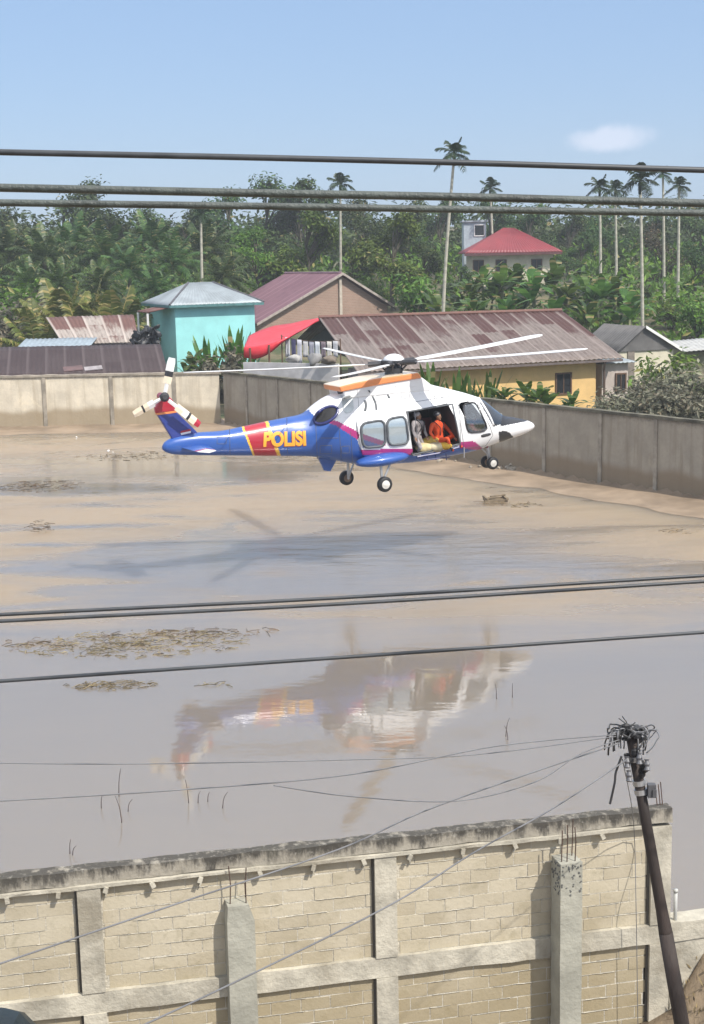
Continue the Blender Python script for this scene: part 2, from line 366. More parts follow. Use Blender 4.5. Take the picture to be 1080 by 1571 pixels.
# green/earthy land material behind the walls, mud inside the yard
ml = NT('land'); mv = ml.pos('world')
lc = ml.mix(ml.ramp(ml.noise(mv, 0.5, 5), 0.35, 0.65), (0.05, 0.07, 0.025), (0.15, 0.125, 0.07))
ml.P(Base_Color=lc, Roughness=0.95); ml.bump(ml.noise(mv, 3, 5), 0.8, 0.1)
g.data.materials.append(ml.mat); g.data.materials.append(M_['soil'])
for p in g.data.polygons:
    c = p.center
    p.material_index = 1 if behind(c.x, c.y) > 0.3 else (2 if front(c.x, c.y) > -0.3 else 0)

HELI_D = 46.8; HPOS = Vector((at(560, 700, HELI_D).x, HELI_D, 0))
fwl = FW0 - FD * 60; 
wm = bpy.data.meshes.new('flood_water')
def ring(p, z=0.0): return (p.x, p.y, z)
w_pts = [FW0 - FD * 70 - FN * 0.12, FW0 + FD * 45 - FN * 0.12, CNR + RD * 75 + RN * 0.06, CNR + RN * 0.06 + LN * 0.05, CNR + LD * 75 + LN * 0.05]
wm.from_pydata([ring(p) for p in w_pts], [], [tuple(range(5))]); wm.materials.append(water_mat(HPOS.x, HPOS.y + 8))
wo_ = tag(link('flood_water', wm), kind='structure'); md = wo_.modifiers.new('depth', 'SOLIDIFY'); md.thickness = 1.5; md.offset = -1
if wm.polygons[0].normal.z < 0: md.offset = 1

# ------------------------------------------------------------------ perimeter walls
WTOP = 3.28
def perimeter(name, start, d, nrm, posts, length, pw, mw, label):
    root = empty(name, (start.x, start.y, 0), label, 'wall')
    s = Vector((start.x, start.y, 0))
    edges = [0.0] + posts + [length]
    for i in range(len(edges) - 1):
        a, b = edges[i], edges[i + 1]
        mb = MB(); nx = max(2, int((b - a) / 0.6)); vs = []; fs = []
        for k in range(nx + 1):
            u = a + pw / 2 + (b - a - pw) * k / nx
            for zz in (-0.8, 0.2, 1.2, 2.2, WTOP - 0.12):
                q = s + d * u + nrm * (0.02 * noise.noise(Vector((u * 0.7, zz, 5)))); vs.append((q.x, q.y, zz))
        for k in range(nx):
            for j in range(4): fs.append((k * 5 + j, k * 5 + 5 + j, k * 5 + 6 + j, k * 5 + 1 + j))
        mb.add(vs, fs); o = mb.build('panel', mw, root); so_ = o.modifiers.new('thick', 'SOLIDIFY'); so_.thickness = 0.14; so_.offset = 0
    ang = math.atan2(d.y, d.x)
    for a in posts:
        mb = MB(); q = s + d * a; mb.box((q.x, q.y, (WTOP - 0.14 - 0.8) / 2), (pw, 0.26, WTOP - 0.14 + 0.8), ang); mb.build('post', M_['post'], root)
    mb = MB(); n = int(length / 0.35); vs = []; fs = []
    for k in range(n + 1):
        u = length * k / n; h = 0.03 * noise.noise(Vector((u * 1.3, 2, 1))) + 0.02 * noise.noise(Vector((u * 5, 2, 1)))
        for (o_, z) in ((-0.15, WTOP - 0.13), (-0.15, WTOP + h), (0.15, WTOP + h + 0.01), (0.15, WTOP - 0.13)):
            q = s + d * u + nrm * o_; vs.append((q.x, q.y, z))
    for k in range(n):
        for j in range(4): fs.append((k * 4 + j, k * 4 + (j + 1) % 4, k * 4 + 4 + (j + 1) % 4, k * 4 + 4 + j))
    fs += [(0, 1, 2, 3), (n * 4 + 3, n * 4 + 2, n * 4 + 1, n * 4)]
    mb.add(vs, fs); mb.build('coping', M_['cope'] if mw is M_['wall_grey'] else M_['post'], root, smooth=False)
    return root
def u_of(px, py, start, d):
    q = gz(px, py); return (Vector((q.x, q.y, 0)) - Vector((start.x, start.y, 0))).dot(d)
rp = [u_of(px, py, CNR, RD) for px, py in ((390, 657), (441, 664), (490, 672), (547, 681), (610, 690), (690, 703), (768, 715), (851, 728), (933, 742), (1014, 756))]
step = rp[-1] - rp[-2]; rp += [rp[-1] + step * k for k in range(1, 6)]
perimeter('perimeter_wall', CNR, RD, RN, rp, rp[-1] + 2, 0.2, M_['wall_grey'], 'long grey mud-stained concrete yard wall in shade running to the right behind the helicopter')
lp = [u_of(px, py, CNR, LD) for px, py in ((274, 653), (178, 655), (76, 657))]
step = lp[-1] - lp[-2]; lp += [lp[-1] + step * k for k in range(1, 6)]
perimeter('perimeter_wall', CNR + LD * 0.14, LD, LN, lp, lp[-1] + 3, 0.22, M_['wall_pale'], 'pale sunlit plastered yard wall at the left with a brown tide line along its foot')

# ------------------------------------------------------------------ houses behind the walls
def roof_sheet(name, A, B, C, D, m, parent, amp=0.025, pitch=0.32, thick=0.05):
    """corrugated sheet: A-B ridge, D-C eave (A above D); world points"""
    A, B, C, D = map(Vector, (A, B, C, D)); L = max((B - A).length, (C - D).length); S = ((D - A).length + (C - B).length) / 2
    nu = max(2, int(L / (pitch / 4))); nv = max(2, int(S / 0.8)); N = (B - A).cross(D - A)
    if N.length < 1e-6: N = (C - B).cross(D - A)
    N.normalize()
    if N.z < 0: N = -N
    off = parent.location; vs = []; fs = []; uv = []
    for j in range(nv + 1):
        t = j / nv
        for i in range(nu + 1):
            s = i / nu; p = A.lerp(B, s).lerp(D.lerp(C, s), t)
            p = p + N * (amp * math.sin(2 * math.pi * s * L / pitch) + 0.03 * noise.noise(p * 0.6)); vs.append(tuple(p - off)); uv.append((s * L, t * S))
    for j in range(nv):
        for i in range(nu): fs.append((j * (nu + 1) + i, j * (nu + 1) + i + 1, (j + 1) * (nu + 1) + i + 1, (j + 1) * (nu + 1) + i))
    me = bpy.data.meshes.new(name); me.from_pydata(vs, [], fs); me.materials.append(m); ul = me.uv_layers.new(name='UVMap')
    for lp_ in me.loops: ul.data[lp_.index].uv = uv[lp_.vertex_index]
    me.polygons.foreach_set('use_smooth', [True] * len(fs))
    o = link(name, me, parent); md = o.modifiers.new('thick', 'SOLIDIFY'); md.thickness = thick; md.offset = 0; return o
def wall_poly(mb, pts, nrm, t=0.18, m=0): mb.prism(pts, Vector(nrm) * t, m)
def V2(p): return Vector((p.x, p.y, 0))
def up(p, z): return Vector((p.x, p.y, z))
def opening(parent, c, u, n, w, h, frame_m, pane_m, name='window', bars=2):
    """framed window standing proud of a wall: c centre, u along the wall, n outward"""
    u = u.normalized(); n = n.normalized(); rot = Matrix((u, n, Vector((0, 0, 1)))).transposed()
    fb = MB(); t = 0.09
    for sx in (-1, 1): fb.box(c + u * sx * (w / 2 - t / 2) + n * 0.03, (t, 0.1, h), rot=rot)
    for sz in (-1, 1): fb.box(c + Vector((0, 0, sz * (h / 2 - t / 2))) + n * 0.031, (w - 2 * t, 0.096, t), rot=rot)
    for k in range(1, bars): fb.box(c + u * (-w / 2 + w * k / bars) + n * 0.027, (0.05, 0.08, h - 2 * t), rot=rot)
    f = fb.build(name, frame_m, parent)
    pb = MB(); pb.box(c + n * 0.008, (w - 2 * t + 0.02, 0.04, h - 2 * t + 0.02), rot=rot); pb.build('pane', pane_m, f, off=parent.location)
    return f

GZ = 0.35
# --- turquoise house with a grey hip roof
M_['turq'] = mat('turquoise_paint', (0.32, 0.70, 0.69), 0.75, 0.08, 0.8, 0.1, dirt=(0.25, 0.5, 0.45), dirt_amt=0.15)
M_['zinc'] = mat('grey_blue_zinc', (0.30, 0.34, 0.36), 0.5, 0.18, 0.7, metal=0.2, dirt=(0.22, 0.2, 0.18), dirt_amt=0.1)
p1 = at(268, 468, 106.0); p2 = at(390, 462, 108.5); ez = p1.z
u = V2(p2) - V2(p1); wdt = u.length; u.normalize(); n_in = Vector((-u.y, u.x, 0)); dep = 6.6
h = empty('turquoise_house', (p1.x, p1.y, GZ), 'turquoise painted house with a grey hipped zinc roof behind the pale wall', 'house')
a, b = V2(p1), V2(p2); c, d = b + n_in * dep, a + n_in * dep
mb = MB(); mb.prism([up(a, GZ - 1), up(b, GZ - 1), up(c, GZ - 1), up(d, GZ - 1)], (0, 0, ez - GZ + 1)); mb.build('wall', M_['turq'], h)
oh = 0.55; A_, B_, C_, D_ = a - (u + n_in) * oh, b + (u - n_in) * oh, c + (u + n_in) * oh, d + (n_in - u) * oh
rz = ez + 1.5; r1 = (A_ + D_) / 2 + u * 2.7; r2 = (B_ + C_) / 2 - u * 2.7
for q in ((r1, r2, B_, A_), (r2, r1, D_, C_)): roof_sheet('roof', up(q[0], rz), up(q[1], rz), up(q[2], ez), up(q[3], ez), M_['zinc'], h)
for q in ((r1, A_, D_), (r2, C_, B_)): roof_sheet('roof', up(q[0], rz - 0.01), up(q[0], rz - 0.011) + (q[1] - q[2]) * 0.001, up(q[1], ez - 0.01), up(q[2], ez - 0.01), M_['zinc'], h)
mb = MB()
for e1, e2 in ((A_, B_), (D_, A_), (B_, C_)):
    m_ = (e1 + e2) / 2; mb.box(up(m_, ez - 0.1), ((e2 - e1).length - 0.04, 0.05, 0.18), math.atan2((e2 - e1).y, (e2 - e1).x))
mb.build('fascia', mat('teal_fascia', (0.08, 0.2, 0.2), 0.6), h)
mb = MB()
for e in (A_, B_): mb.tube([up(r1 if e is A_ else r2, rz + 0.03), up(e, ez + 0.03)], 0.09, 6)
mb.build('hip_cap', mat('dark_ridge_cap', (0.09, 0.09, 0.10), 0.6), h)
# porch roof on its left side
q1 = a - u * 1.9 - n_in * 0.2; roof_sheet('porch_roof', up(a - u * 0.02 + n_in * 3.4, ez - 0.15), up(a - u * 0.02 + n_in * 0.5, ez - 0.15), up(q1 + n_in * 0.7, ez - 0.5), up(q1 + n_in * 3.6, ez - 0.5), rust_mat('porch_rust', (0.15, 0.06, 0.045), (0.3, 0.25, 0.22), amt=0.8), h)
mb = MB()
for q in (q1 + n_in * 0.8, q1 + n_in * 3.4): mb.box(up(q, (ez - 0.55 + GZ - 0.3) / 2), (0.14, 0.14, ez - 0.6 - GZ + 0.3))
mb.build('porch_post', M_['white'], h)

# --- house with the purple roof and the brick gable
M_['purple'] = rust_mat('purple_roof', (0.15, 0.072, 0.092), (0.17, 0.085, 0.105), sheet=0.9, amt=0.5)
M_['brick'] = None
mbk = NT('pale_brick'); bt = mbk.n('TexBrick'); 
bt.inputs['Color1'].default_value = (0.34, 0.215, 0.16, 1); bt.inputs['Color2'].default_value = (0.28, 0.18, 0.135, 1); bt.inputs['Mortar'].default_value = (0.38, 0.31, 0.25, 1)
bt.inputs['Scale'].default_value = 1.0; bt.inputs['Brick Width'].default_value = 0.32; bt.inputs['Row Height'].default_value = 0.14; bt.inputs['Mortar Size'].default_value = 0.014
sx = mbk.n('SeparateXYZ'); mbk.t.links.new(mbk.n('TexCoord').outputs['Object'], sx.inputs[0]); cx = mbk.n('CombineXYZ')
mbk.set(cx.inputs[0], mbk.math('ADD', sx.outputs[0], sx.outputs[1])); mbk.set(cx.inputs[1], sx.outputs[2]); mbk.t.links.new(cx.outputs[0], bt.inputs['Vector'])
mbk.P(Base_Color=mbk.mix(mbk.ramp(mbk.noise(mbk.pos(), 0.7, 5), 0.35, 0.7, 0, 0.4), bt.outputs[0], (0.24, 0.17, 0.13)), Roughness=0.9); M_['brick'] = mbk.mat
pc = at(394, 497, 122.0); pe = at(605, 469, 130.0); pa = at(525, 419, 127.0)
uu = (V2(pe) - V2(pc)).normalized(); back = Vector((-uu.y, uu.x, 0)); back = (back + Vector((-0.18, 0, 0))).normalized()
pa = V2(pc) + uu * (V2(pa) - V2(pc)).dot(uu); az = at(525, 419, pa.y).z; pa.z = az
h = empty('brick_house', (pc.x, pc.y, GZ), 'unplastered brick house with a purple gable roof behind the red tarpaulin', 'house')
LEN = 8.0
gi = back * 0.5
mb = MB(); base = [up(V2(pc) + uu * 0.5 + gi, GZ - 1), up(V2(pe) - uu * 0.35 + gi, GZ - 1), up(V2(pe) - uu * 0.35 + gi, pe.z - 0.05), pa + gi - Vector((0, 0, 0.14)), up(V2(pc) + uu * 0.5 + gi, pc.z + 0.1)]
mb.prism(base, back * (LEN - 1)); mb.build('wall', M_['brick'], h)
ridgeB = pa + back * LEN
roof_sheet('roof', pa, ridgeB, pc + back * LEN, pc, M_['purple'], h); roof_sheet('roof', ridgeB, pa, pe, pe + back * LEN, M_['purple'], h)
mb = MB()
for e in (pc, pe):
    mb.prism([pa + Vector((0, 0, 0.06)), e + Vector((0, 0, 0.06)), e - Vector((0, 0, 0.16)), pa - Vector((0, 0, 0.16))], -back * 0.05)
mb.build('bargeboard', mat('grey_fascia', (0.36, 0.31, 0.27), 0.7), h)
mb = MB(); k0 = V2(pa) + gi - back * 0.12; mb.box(up(k0, (pa.z - 0.5 + GZ) / 2), (0.26, 0.18, pa.z - 0.5 - GZ), math.atan2(uu.y, uu.x)); mb.build('pilaster', mat('raw_concrete', (0.5, 0.44, 0.36), 0.85), h)
mb = MB(); mb.tube([pa + back * 0.3 + Vector((0, 0, .03)), ridgeB + Vector((0, 0, .03))], 0.11, 8); mb.build('ridge_cap', mat('mauve_cap', (0.20, 0.12, 0.15), 0.6), h)

# --- long yellow house under a rusty roof
M_['rustL'] = rust_mat('rusty_zinc_roof', (0.075, 0.028, 0.021), (0.185, 0.148, 0.128), sheet=1.15, amt=0.66, slope_len=7.5)
M_['yellow'] = mat('yellow_plaster', (0.72, 0.48, 0.20), 0.8, 0.12, 0.9, 0.15, dirt=(0.5, 0.34, 0.17), dirt_amt=0.2)
EZ3, RZ3 = 3.45, 6.0
e1 = gz(548, 571, EZ3); e2 = gz(957, 549, EZ3); r1 = gz(489, 488, RZ3); r2 = gz(862, 477, RZ3)
ux = (V2(e2) - V2(e1)).normalized(); nin = Vector((-ux.y, ux.x, 0)); L_ = (V2(e2) - V2(e1)).length
h = empty('yellow_house', (e1.x, e1.y, GZ), 'long low yellow house with a streaked rusty zinc roof behind the helicopter', 'house')
roof_sheet('roof', r1, r2, e2, e1, M_['rustL'], h, pitch=0.34, amp=0.03)
bk = nin * 8.0
e1b = up(V2(r1) * 2 - V2(e1), EZ3); e2b = up(V2(r2) * 2 - V2(e2), EZ3)
roof_sheet('roof', r2, r1, e1b, e2b, M_['rustL'], h, pitch=0.34, amp=0.03)
mb = MB(); mb.tube([r1 + Vector((0, 0, .05)), r2 + Vector((0, 0, .05))], 0.13, 8); mb.build('ridge_cap', mat('rusty_cap', (0.17, 0.08, 0.06), 0.7), h)
w1 = V2(e1) + ux * 3.4 + nin * 0.8; w2 = V2(e2) - ux * 1.5 + nin * 0.8
zt = EZ3 + 0.15
mb = MB(); mb.prism([up(w1, GZ - 1), up(w2, GZ - 1), up(w2 + nin * 6.0, GZ - 1), up(w1 + nin * 6.0, GZ - 1)], (0, 0, zt - GZ + 1)); mb.build('wall', M_['yellow'], h)
mb = MB(); mb.box(up((V2(e1) + V2(e2)) / 2 + nin * 0.04, EZ3 - 0.13), (L_ - 0.1, 0.06, 0.14), math.atan2(ux.y, ux.x)); mb.build('fascia', mat('dark_fascia', (0.14, 0.11, 0.1), 0.7), h)
wc = at(862, 588, w2.y - 0.7); tt = (V2(wc) - V2(w1)).dot(ux); wc = up(w1 + ux * tt, wc.z)
opening(h, wc, ux, -nin, 1.15, 1.35, M_['wood'], M_['glassdark'])
mb = MB(); gq = w2 + ux * 0.25 - nin * 0.3
mb.tube(spline([up(gq - nin * 0.35, 3.3), up(gq - nin * 0.3, 3.05), up(gq + ux * 0.15, 2.7), up(gq + ux * 0.18, 2.2), up(gq + ux * 0.18, 0.3)], 5), 0.07, 8); mb.build('downpipe', mat('rusty_pipe', (0.12, 0.08, 0.06), 0.7), h)
mb = MB(); q0 = V2(e1) + ux * 1.9 + nin * 1.2; mb.prism([up(q0, GZ - 1), up(w1 - ux * .05 + nin * .5, GZ - 1), up(w1 - ux * .05 + nin * 5.5, GZ - 1), up(q0 + nin * 5.0, GZ - 1)], (0, 0, EZ3 - .25 - GZ + 1)); mb.build('end_wall', mat('dingy_whitewash', (.40, .38, .37), .9, .3, 1.2, .3, dirt=(.16, .14, .13), dirt_amt=.45), h)
# dark sheet across the open left gable: loft shade put into its colour
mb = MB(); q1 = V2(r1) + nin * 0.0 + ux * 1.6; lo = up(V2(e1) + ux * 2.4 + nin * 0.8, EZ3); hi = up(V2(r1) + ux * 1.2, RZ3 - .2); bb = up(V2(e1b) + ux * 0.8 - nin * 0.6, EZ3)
mb.prism([lo, hi, bb], ux * 0.1); mb.build('gable', mat('loft_shade_sheet', (0.05, 0.045, 0.045), 0.9, 0.4), h)

# --- low extension on the right end of the yellow house
h2 = empty('lean_to', up(w2 + ux * 1.0, GZ), 'small whitewashed annex with a dark window at the right end of the yellow house', 'house')
mb = MB(); s0 = w2 + ux * 0.75 + nin * 0.5; mb.prism([up(s0, GZ - 1), up(s0 + ux * 1.9, GZ - 1), up(s0 + ux * 1.9 + nin * 4, GZ - 1), up(s0 + nin * 4, GZ - 1)], (0, 0, 3.0 - GZ + 1)); mb.build('wall', mat('dirty_whitewash', (0.52, 0.45, 0.40), 0.85, 0.2, 1, dirt=(0.3, 0.22, 0.18), dirt_amt=0.3), h2)
opening(h2, up(s0 + ux * 1.35 - nin * 0.02, 1.8), ux, -nin, 0.8, 1.2, M_['wood'], M_['glassdark'])
roof_sheet('roof', up(s0 + nin * 4.2 - ux * 0.1, 3.4), up(s0 + nin * 4.2 + ux * 2.3, 3.4), up(s0 - nin * 0.4 + ux * 2.3, 3.07), up(s0 - nin * 0.4 - ux * 0.1, 3.07), M_['zinc'], h2)

# --- small grey gabled house, right
M_['greyroof'] = mat('dark_grey_gable', (0.125, 0.12, 0.115), 0.85, 0.25, 1.2)
g1 = at(947, 541, 99.0); g2 = at(1046, 535, 101.0); gp = at(989, 501, 100.0)
gu = (V2(g2) - V2(g1)).normalized(); gn = Vector((-gu.y, gu.x, 0)); gp = up(V2(g1) + gu * (V2(gp) - V2(g1)).dot(gu), gp.z); g2.z = g1.z
h = empty('grey_gable_house', up(V2(g1), GZ), 'small cream house with a dark grey gable and white bargeboard at the right', 'house')
s0, s1 = V2(g1) + gu * 0.3, V2(g2) - gu * 0.5
mb = MB(); mb.prism([up(s0 + gn * 0.3, GZ - 1), up(s1 + gn * 0.3, GZ - 1), up(s1 + gn * 5, GZ - 1), up(s0 + gn * 5, GZ - 1)], (0, 0, g1.z - GZ + 1)); mb.build('wall', M_['fcream'], h)
mb = MB(); mb.prism([g1 + gn * 0.2 + Vector((0, 0, .02)), g2 + gn * 0.2 + Vector((0, 0, .02)), gp + gn * 0.2 - Vector((0, 0, 0.05))], gn * 0.09); mb.build('gable', M_['greyroof'], h)
roof_sheet('roof', gp, gp + gn * 5.4, g1 + gn * 5.4, g1, M_['greyroof'], h); roof_sheet('roof', gp + gn * 5.4, gp, g2, g2 + gn * 5.4, M_['greyroof'], h)
mb = MB(); mb.prism([gp + Vector((0, 0, .08)), g2 + Vector((0, 0, .08)), g2 - Vector((0, 0, .14)), gp - Vector((0, 0, .12))], -gn * 0.06); mb.build('bargeboard', M_['white'], h)
dq = V2(at(972, 570, 99.4)); mb = MB(); mb.box(up(s0 + gu * (dq - s0).dot(gu) + gn * 0.28, (GZ + 3.35) / 2), (0.55, 0.12, 3.35 - GZ), math.atan2(gu.y, gu.x)); mb.build('door', mat('weathered_door', (0.2, 0.17, 0.14), 0.8, 0.3), h)
# flat roof further right
fr0 = at(1046, 537, 101.5); h = empty('flat_roof_shed', (fr0.x + 1.2, fr0.y, GZ), 'pale flat zinc shed roof edge reaching the right border beside the grey gable', 'shed')
roof_sheet('roof', fr0 + Vector((0.1, 4.5, 0.35)), fr0 + Vector((4.3, 4.5, 0.6)), fr0 + Vector((4.3, -0.4, 0.15)), fr0 + Vector((0.1, -0.2, -0.1)), mat('pale_zinc', (0.42, 0.42, 0.40), 0.6, 0.2), h)
mb = MB(); mb.box((fr0.x + 2.2, fr0.y + 2.2, (fr0.z - 0.15 + GZ) / 2), (3.9, 3.8, fr0.z - 0.2 - GZ)); mb.build('wall', mat('mossy_wall', (0.2, 0.19, 0.12), 0.9, 0.3), h)

# --- dark roofed shed just behind the pale wall, left
M_['maroon'] = rust_mat('dark_maroon_sheet', (0.038, 0.019, 0.018), (0.05, 0.03, 0.028), sheet=1.2, amt=0.5, slope_len=6)
t1 = at(-70, 527, 94.5); t2 = at(246, 528, 94.5); b1 = at(-80, 582, 88.6); b2 = at(259, 577, 88.6); bm_ = at(264, 549, 91.5)
h = empty('dark_shed', ((b1.x + b2.x) / 2, 91, GZ), 'low shed with a wide dark maroon roof just behind the pale wall', 'shed')
b1.z = b2.z = 3.05; t1.z = t2.z
roof_sheet('roof', t1, t2, b2, b1, M_['maroon'], h, amp=0.015)
mb = MB(); mb.prism([(b1.x, 89.0, -0.6), (b2.x - 0.3, 89.0, -0.6), (t2.x - 0.3, 94.2, -0.6), (t1.x, 94.2, -0.6)], (0, 0, 3.5)); mb.build('wall', M_['post'], h)
for px, py, w_, hh, mt in ((112, 565, 1.2, 0.9, 'wood'), (143, 564, 1.1, 0.7, 'zinc')):
    yy = 89.9; q = at(px, py, yy); s_ = Vector((0, (t1 - b1).y, t1.z - b1.z)).normalized()
    rot = Matrix((Vector((1, 0, 0)), s_, Vector((1, 0, 0)).cross(s_))).transposed()
    zz = b1.z + (yy - b1.y) / (t1.y - b1.y) * (t1.z - b1.z)
    mb = MB(); mb.box((q.x, yy, zz + 0.06), (w_, hh, 0.04), rot=rot @ Matrix.Rotation(0.25, 3, 'Z')); mb.build('patch', mat('patch_sheet', (0.3, 0.27, 0.27) if mt == 'zinc' else (0.13, 0.075, 0.07), 0.6, 0.3), h)
# --- rusty low shed behind it
a1 = at(70, 487, 104.5); a2 = at(205, 483, 104.5); c1_ = at(96, 528, 100.0); c2_ = at(214, 525, 100.0)
h = empty('rusty_shed', (c1_.x, c1_.y, GZ), 'low shed with a patchy rusty zinc roof left of the turquoise house', 'shed')
roof_sheet('roof', a1, a2, c2_, c1_, rust_mat('patchy_rust', (0.14, 0.065, 0.05), (0.36, 0.31, 0.27), sheet=1.3, amt=0.42, slope_len=4.5), h)
mb = MB(); mb.prism([(c1_.x + .2, c1_.y + .3, GZ - .6), (c2_.x - .2, c2_.y + .3, GZ - .6), (a2.x - .2, a2.y - .2, GZ - .6), (a1.x + .2, a1.y - .2, GZ - .6)], (0, 0, c1_.z - GZ + 0.45)); mb.build('wall', mat('pinkish_wall', (0.46, 0.35, 0.31), 0.85, 0.2), h)
q1 = at(25, 534, 97.5); q2 = at(138, 532, 97.5)
h = empty('blue_roof_shed', (q1.x + 2, 98, GZ), 'thin strip of pale blue zinc roof showing above the dark maroon shed', 'shed')
roof_sheet('roof', up(V2(q1) + Vector((0, 3, 0)), q1.z + .42), up(V2(q2) + Vector((0, 3, 0)), q1.z + .42), up(V2(q2), q1.z), up(V2(q1), q1.z), mat('pale_blue_zinc', (0.27, 0.33, 0.37), 0.5, 0.2), h)
mb = MB(); mb.box(((q1.x + q2.x) / 2, 99.2, (q1.z + GZ) / 2 - 0.2), (q2.x - q1.x - 0.4, 2.0, q1.z - GZ)); mb.build('wall', M_['post'], h)

# --- red roofed house on the rise, with a grey tower behind it
M_['redroof'] = mat('red_tin_roof', (0.23, 0.032, 0.04), 0.5, 0.15, 0.5)
s1_ = at(712, 389, 142.0); s2_ = at(863, 386, 142.0); ez = s1_.z; dep = 8.0; bz = ground(16, 146)
h = empty('red_roof_house', (s1_.x, s1_.y, bz), 'house with a bright red hipped roof on the rise among the trees', 'house')
a, b = V2(s1_), V2(s2_); c, d = b + Vector((0, dep, 0)), a + Vector((0, dep, 0)); m_ = (a + b) / 2; ap = at(785, 350, 146).z
r1_ = up(Vector((m_.x - 0.5, a.y + dep / 2, 0)), ap); r2_ = up(Vector((m_.x + 0.5, a.y + dep / 2, 0)), ap)
roof_sheet('roof', r1_, r2_, up(b, ez), up(a, ez), M_['redroof'], h); roof_sheet('roof', r2_, r1_, up(d, ez), up(c, ez), M_['redroof'], h)
roof_sheet('roof', r1_, r1_ + Vector((0, -.01, 0)), up(a, ez - .01), up(d, ez - .01), M_['redroof'], h); roof_sheet('roof', r2_, r2_ + Vector((0, .01, 0)), up(c, ez - .01), up(b, ez - .01), M_['redroof'], h)
mb = MB(); i_ = 0.8; mb.prism([up(a + Vector((i_, i_, 0)), bz - 1), up(b + Vector((-i_, i_, 0)), bz - 1), up(c + Vector((-i_, -i_, 0)), bz - 1), up(d + Vector((i_, -i_, 0)), bz - 1)], (0, 0, ez - 0.12 - bz + 1)); mb.build('wall', M_['fcream'], h)
mb = MB(); mb.box(((a.x + b.x) / 2, a.y + 0.02, ez - 0.13), ((b - a).length - .05, 0.08, 0.22)); mb.build('fascia', mat('dark_red_fascia', (0.12, 0.05, 0.05), 0.7), h)
for px in (735, 770, 825): opening(h, Vector((at(px, 400, 142).x, a.y + i_ - 0.0, ez - 1.25)), Vector((1, 0, 0)), Vector((0, -1, 0)), 1.1, 1.2, M_['wood'], M_['glassdark'])
tq = at(727, 366, 152.0); tt_ = at(727, 341, 152).z
h = empty('grey_tower_house', (tq.x, tq.y, ground(tq.x, tq.y)), 'pale grey upper storey with a white framed opening left of the red roof', 'house')
mb = MB(); mb.box((tq.x, tq.y, (tt_ + ground(tq.x, tq.y)) / 2), (2.3, 2.6, tt_ - ground(tq.x, tq.y))); mb.build('wall', mat('pale_grey_render', (0.40, 0.46, 0.50), 0.8, 0.15), h)
mb = MB(); mb.box((tq.x, tq.y, tt_ + 0.08), (2.7, 3.0, 0.16)); mb.build('roof', mat('slab_roof', (0.36, 0.4, 0.43), 0.8), h)
opening(h, Vector((tq.x + 0.45, tq.y - 1.3, tt_ - 0.85)), Vector((1, 0, 0)), Vector((0, -1, 0)), 1.1, 1.2, M_['white'], M_['glassdark'], bars=1)

# --- red tarpaulin awning, clothes line and clutter under the open gable
M_['tarp'] = mat('red_tarpaulin', (0.62, 0.03, 0.045), 0.45, 0.15, 0.8, 0.3, 2.0)
top = spline([at(381, 515, 92.5), at(415, 501, 92.2), at(452, 494, 92.0), at(488, 488, 91.5)], 5)
midc = spline([at(374, 534, 88.0), at(405, 531, 87.6), at(446, 516, 88.0), at(489, 490, 91.0)], 5)
bot = spline([at(374, 549, 88.1), at(402, 549, 87.7), at(440, 522, 88.1), at(490, 492, 91.0)], 5)
mb = MB(); rows = [];
for t in range(9):
    tt = t / 8; row = []
    for i in range(len(top)):
        p = top[i].lerp(midc[i], tt / 0.75) if tt <= 0.75 else midc[i].lerp(bot[i], (tt - 0.75) / 0.25)
        row.append(p + Vector((0, 0, -0.22 * math.sin(math.pi * min(1, tt / 0.75)) * math.sin(math.pi * i / (len(top) - 1)) + 0.05 * noise.noise(p * 1.2))))
    rows.append(row)
n_ = len(top); mb.add([p for r in rows for p in r], [(j * n_ + i, j * n_ + i + 1, (j + 1) * n_ + i + 1, (j + 1) * n_ + i) for j in range(8) for i in range(n_ - 1)])
aw = empty('tarpaulin_awning', up(V2(midc[0]), GZ), 'bright red sagging tarpaulin awning tied to the left end of the rusty roof', 'awning')
tp = mb.build('tarpaulin', M_['tarp'], aw, smooth=True); md = tp.modifiers.new('t', 'SOLIDIFY'); md.thickness = 0.025
for q in (midc[2], midc[6]):
    mb = MB(); mb.tube([up(V2(q), GZ - .3), q], 0.06, 7); mb.build('pole', M_['wood'], aw)
cl = empty('clothes_line', up(V2(at(450, 540, 88)), GZ), 'line of white grey and navy clothes hung to dry under the red awning', 'clothes line')
ca, cb_ = at(432, 516, 88.5), at(522, 522, 86.6); mb = MB(); cp = [ca.lerp(cb_, t / 10) + Vector((0, 0, -0.18 * math.sin(math.pi * t / 10))) for t in range(11)]
mb.tube(cp, 0.015, 5); 
for q in (ca, cb_): mb.tube([up(V2(q), GZ - .3), q + Vector((0, 0, .1))], 0.045, 6)
mb.build('line', M_['wood'], cl)
ccol = [(0.6, 0.6, 0.62), (0.08, 0.08, 0.16), (0.55, 0.55, 0.6), (0.62, 0.6, 0.58), (0.35, 0.35, 0.4), (0.6, 0.62, 0.64), (0.2, 0.16, 0.18), (0.58, 0.55, 0.5), (0.5, 0.5, 0.52)]
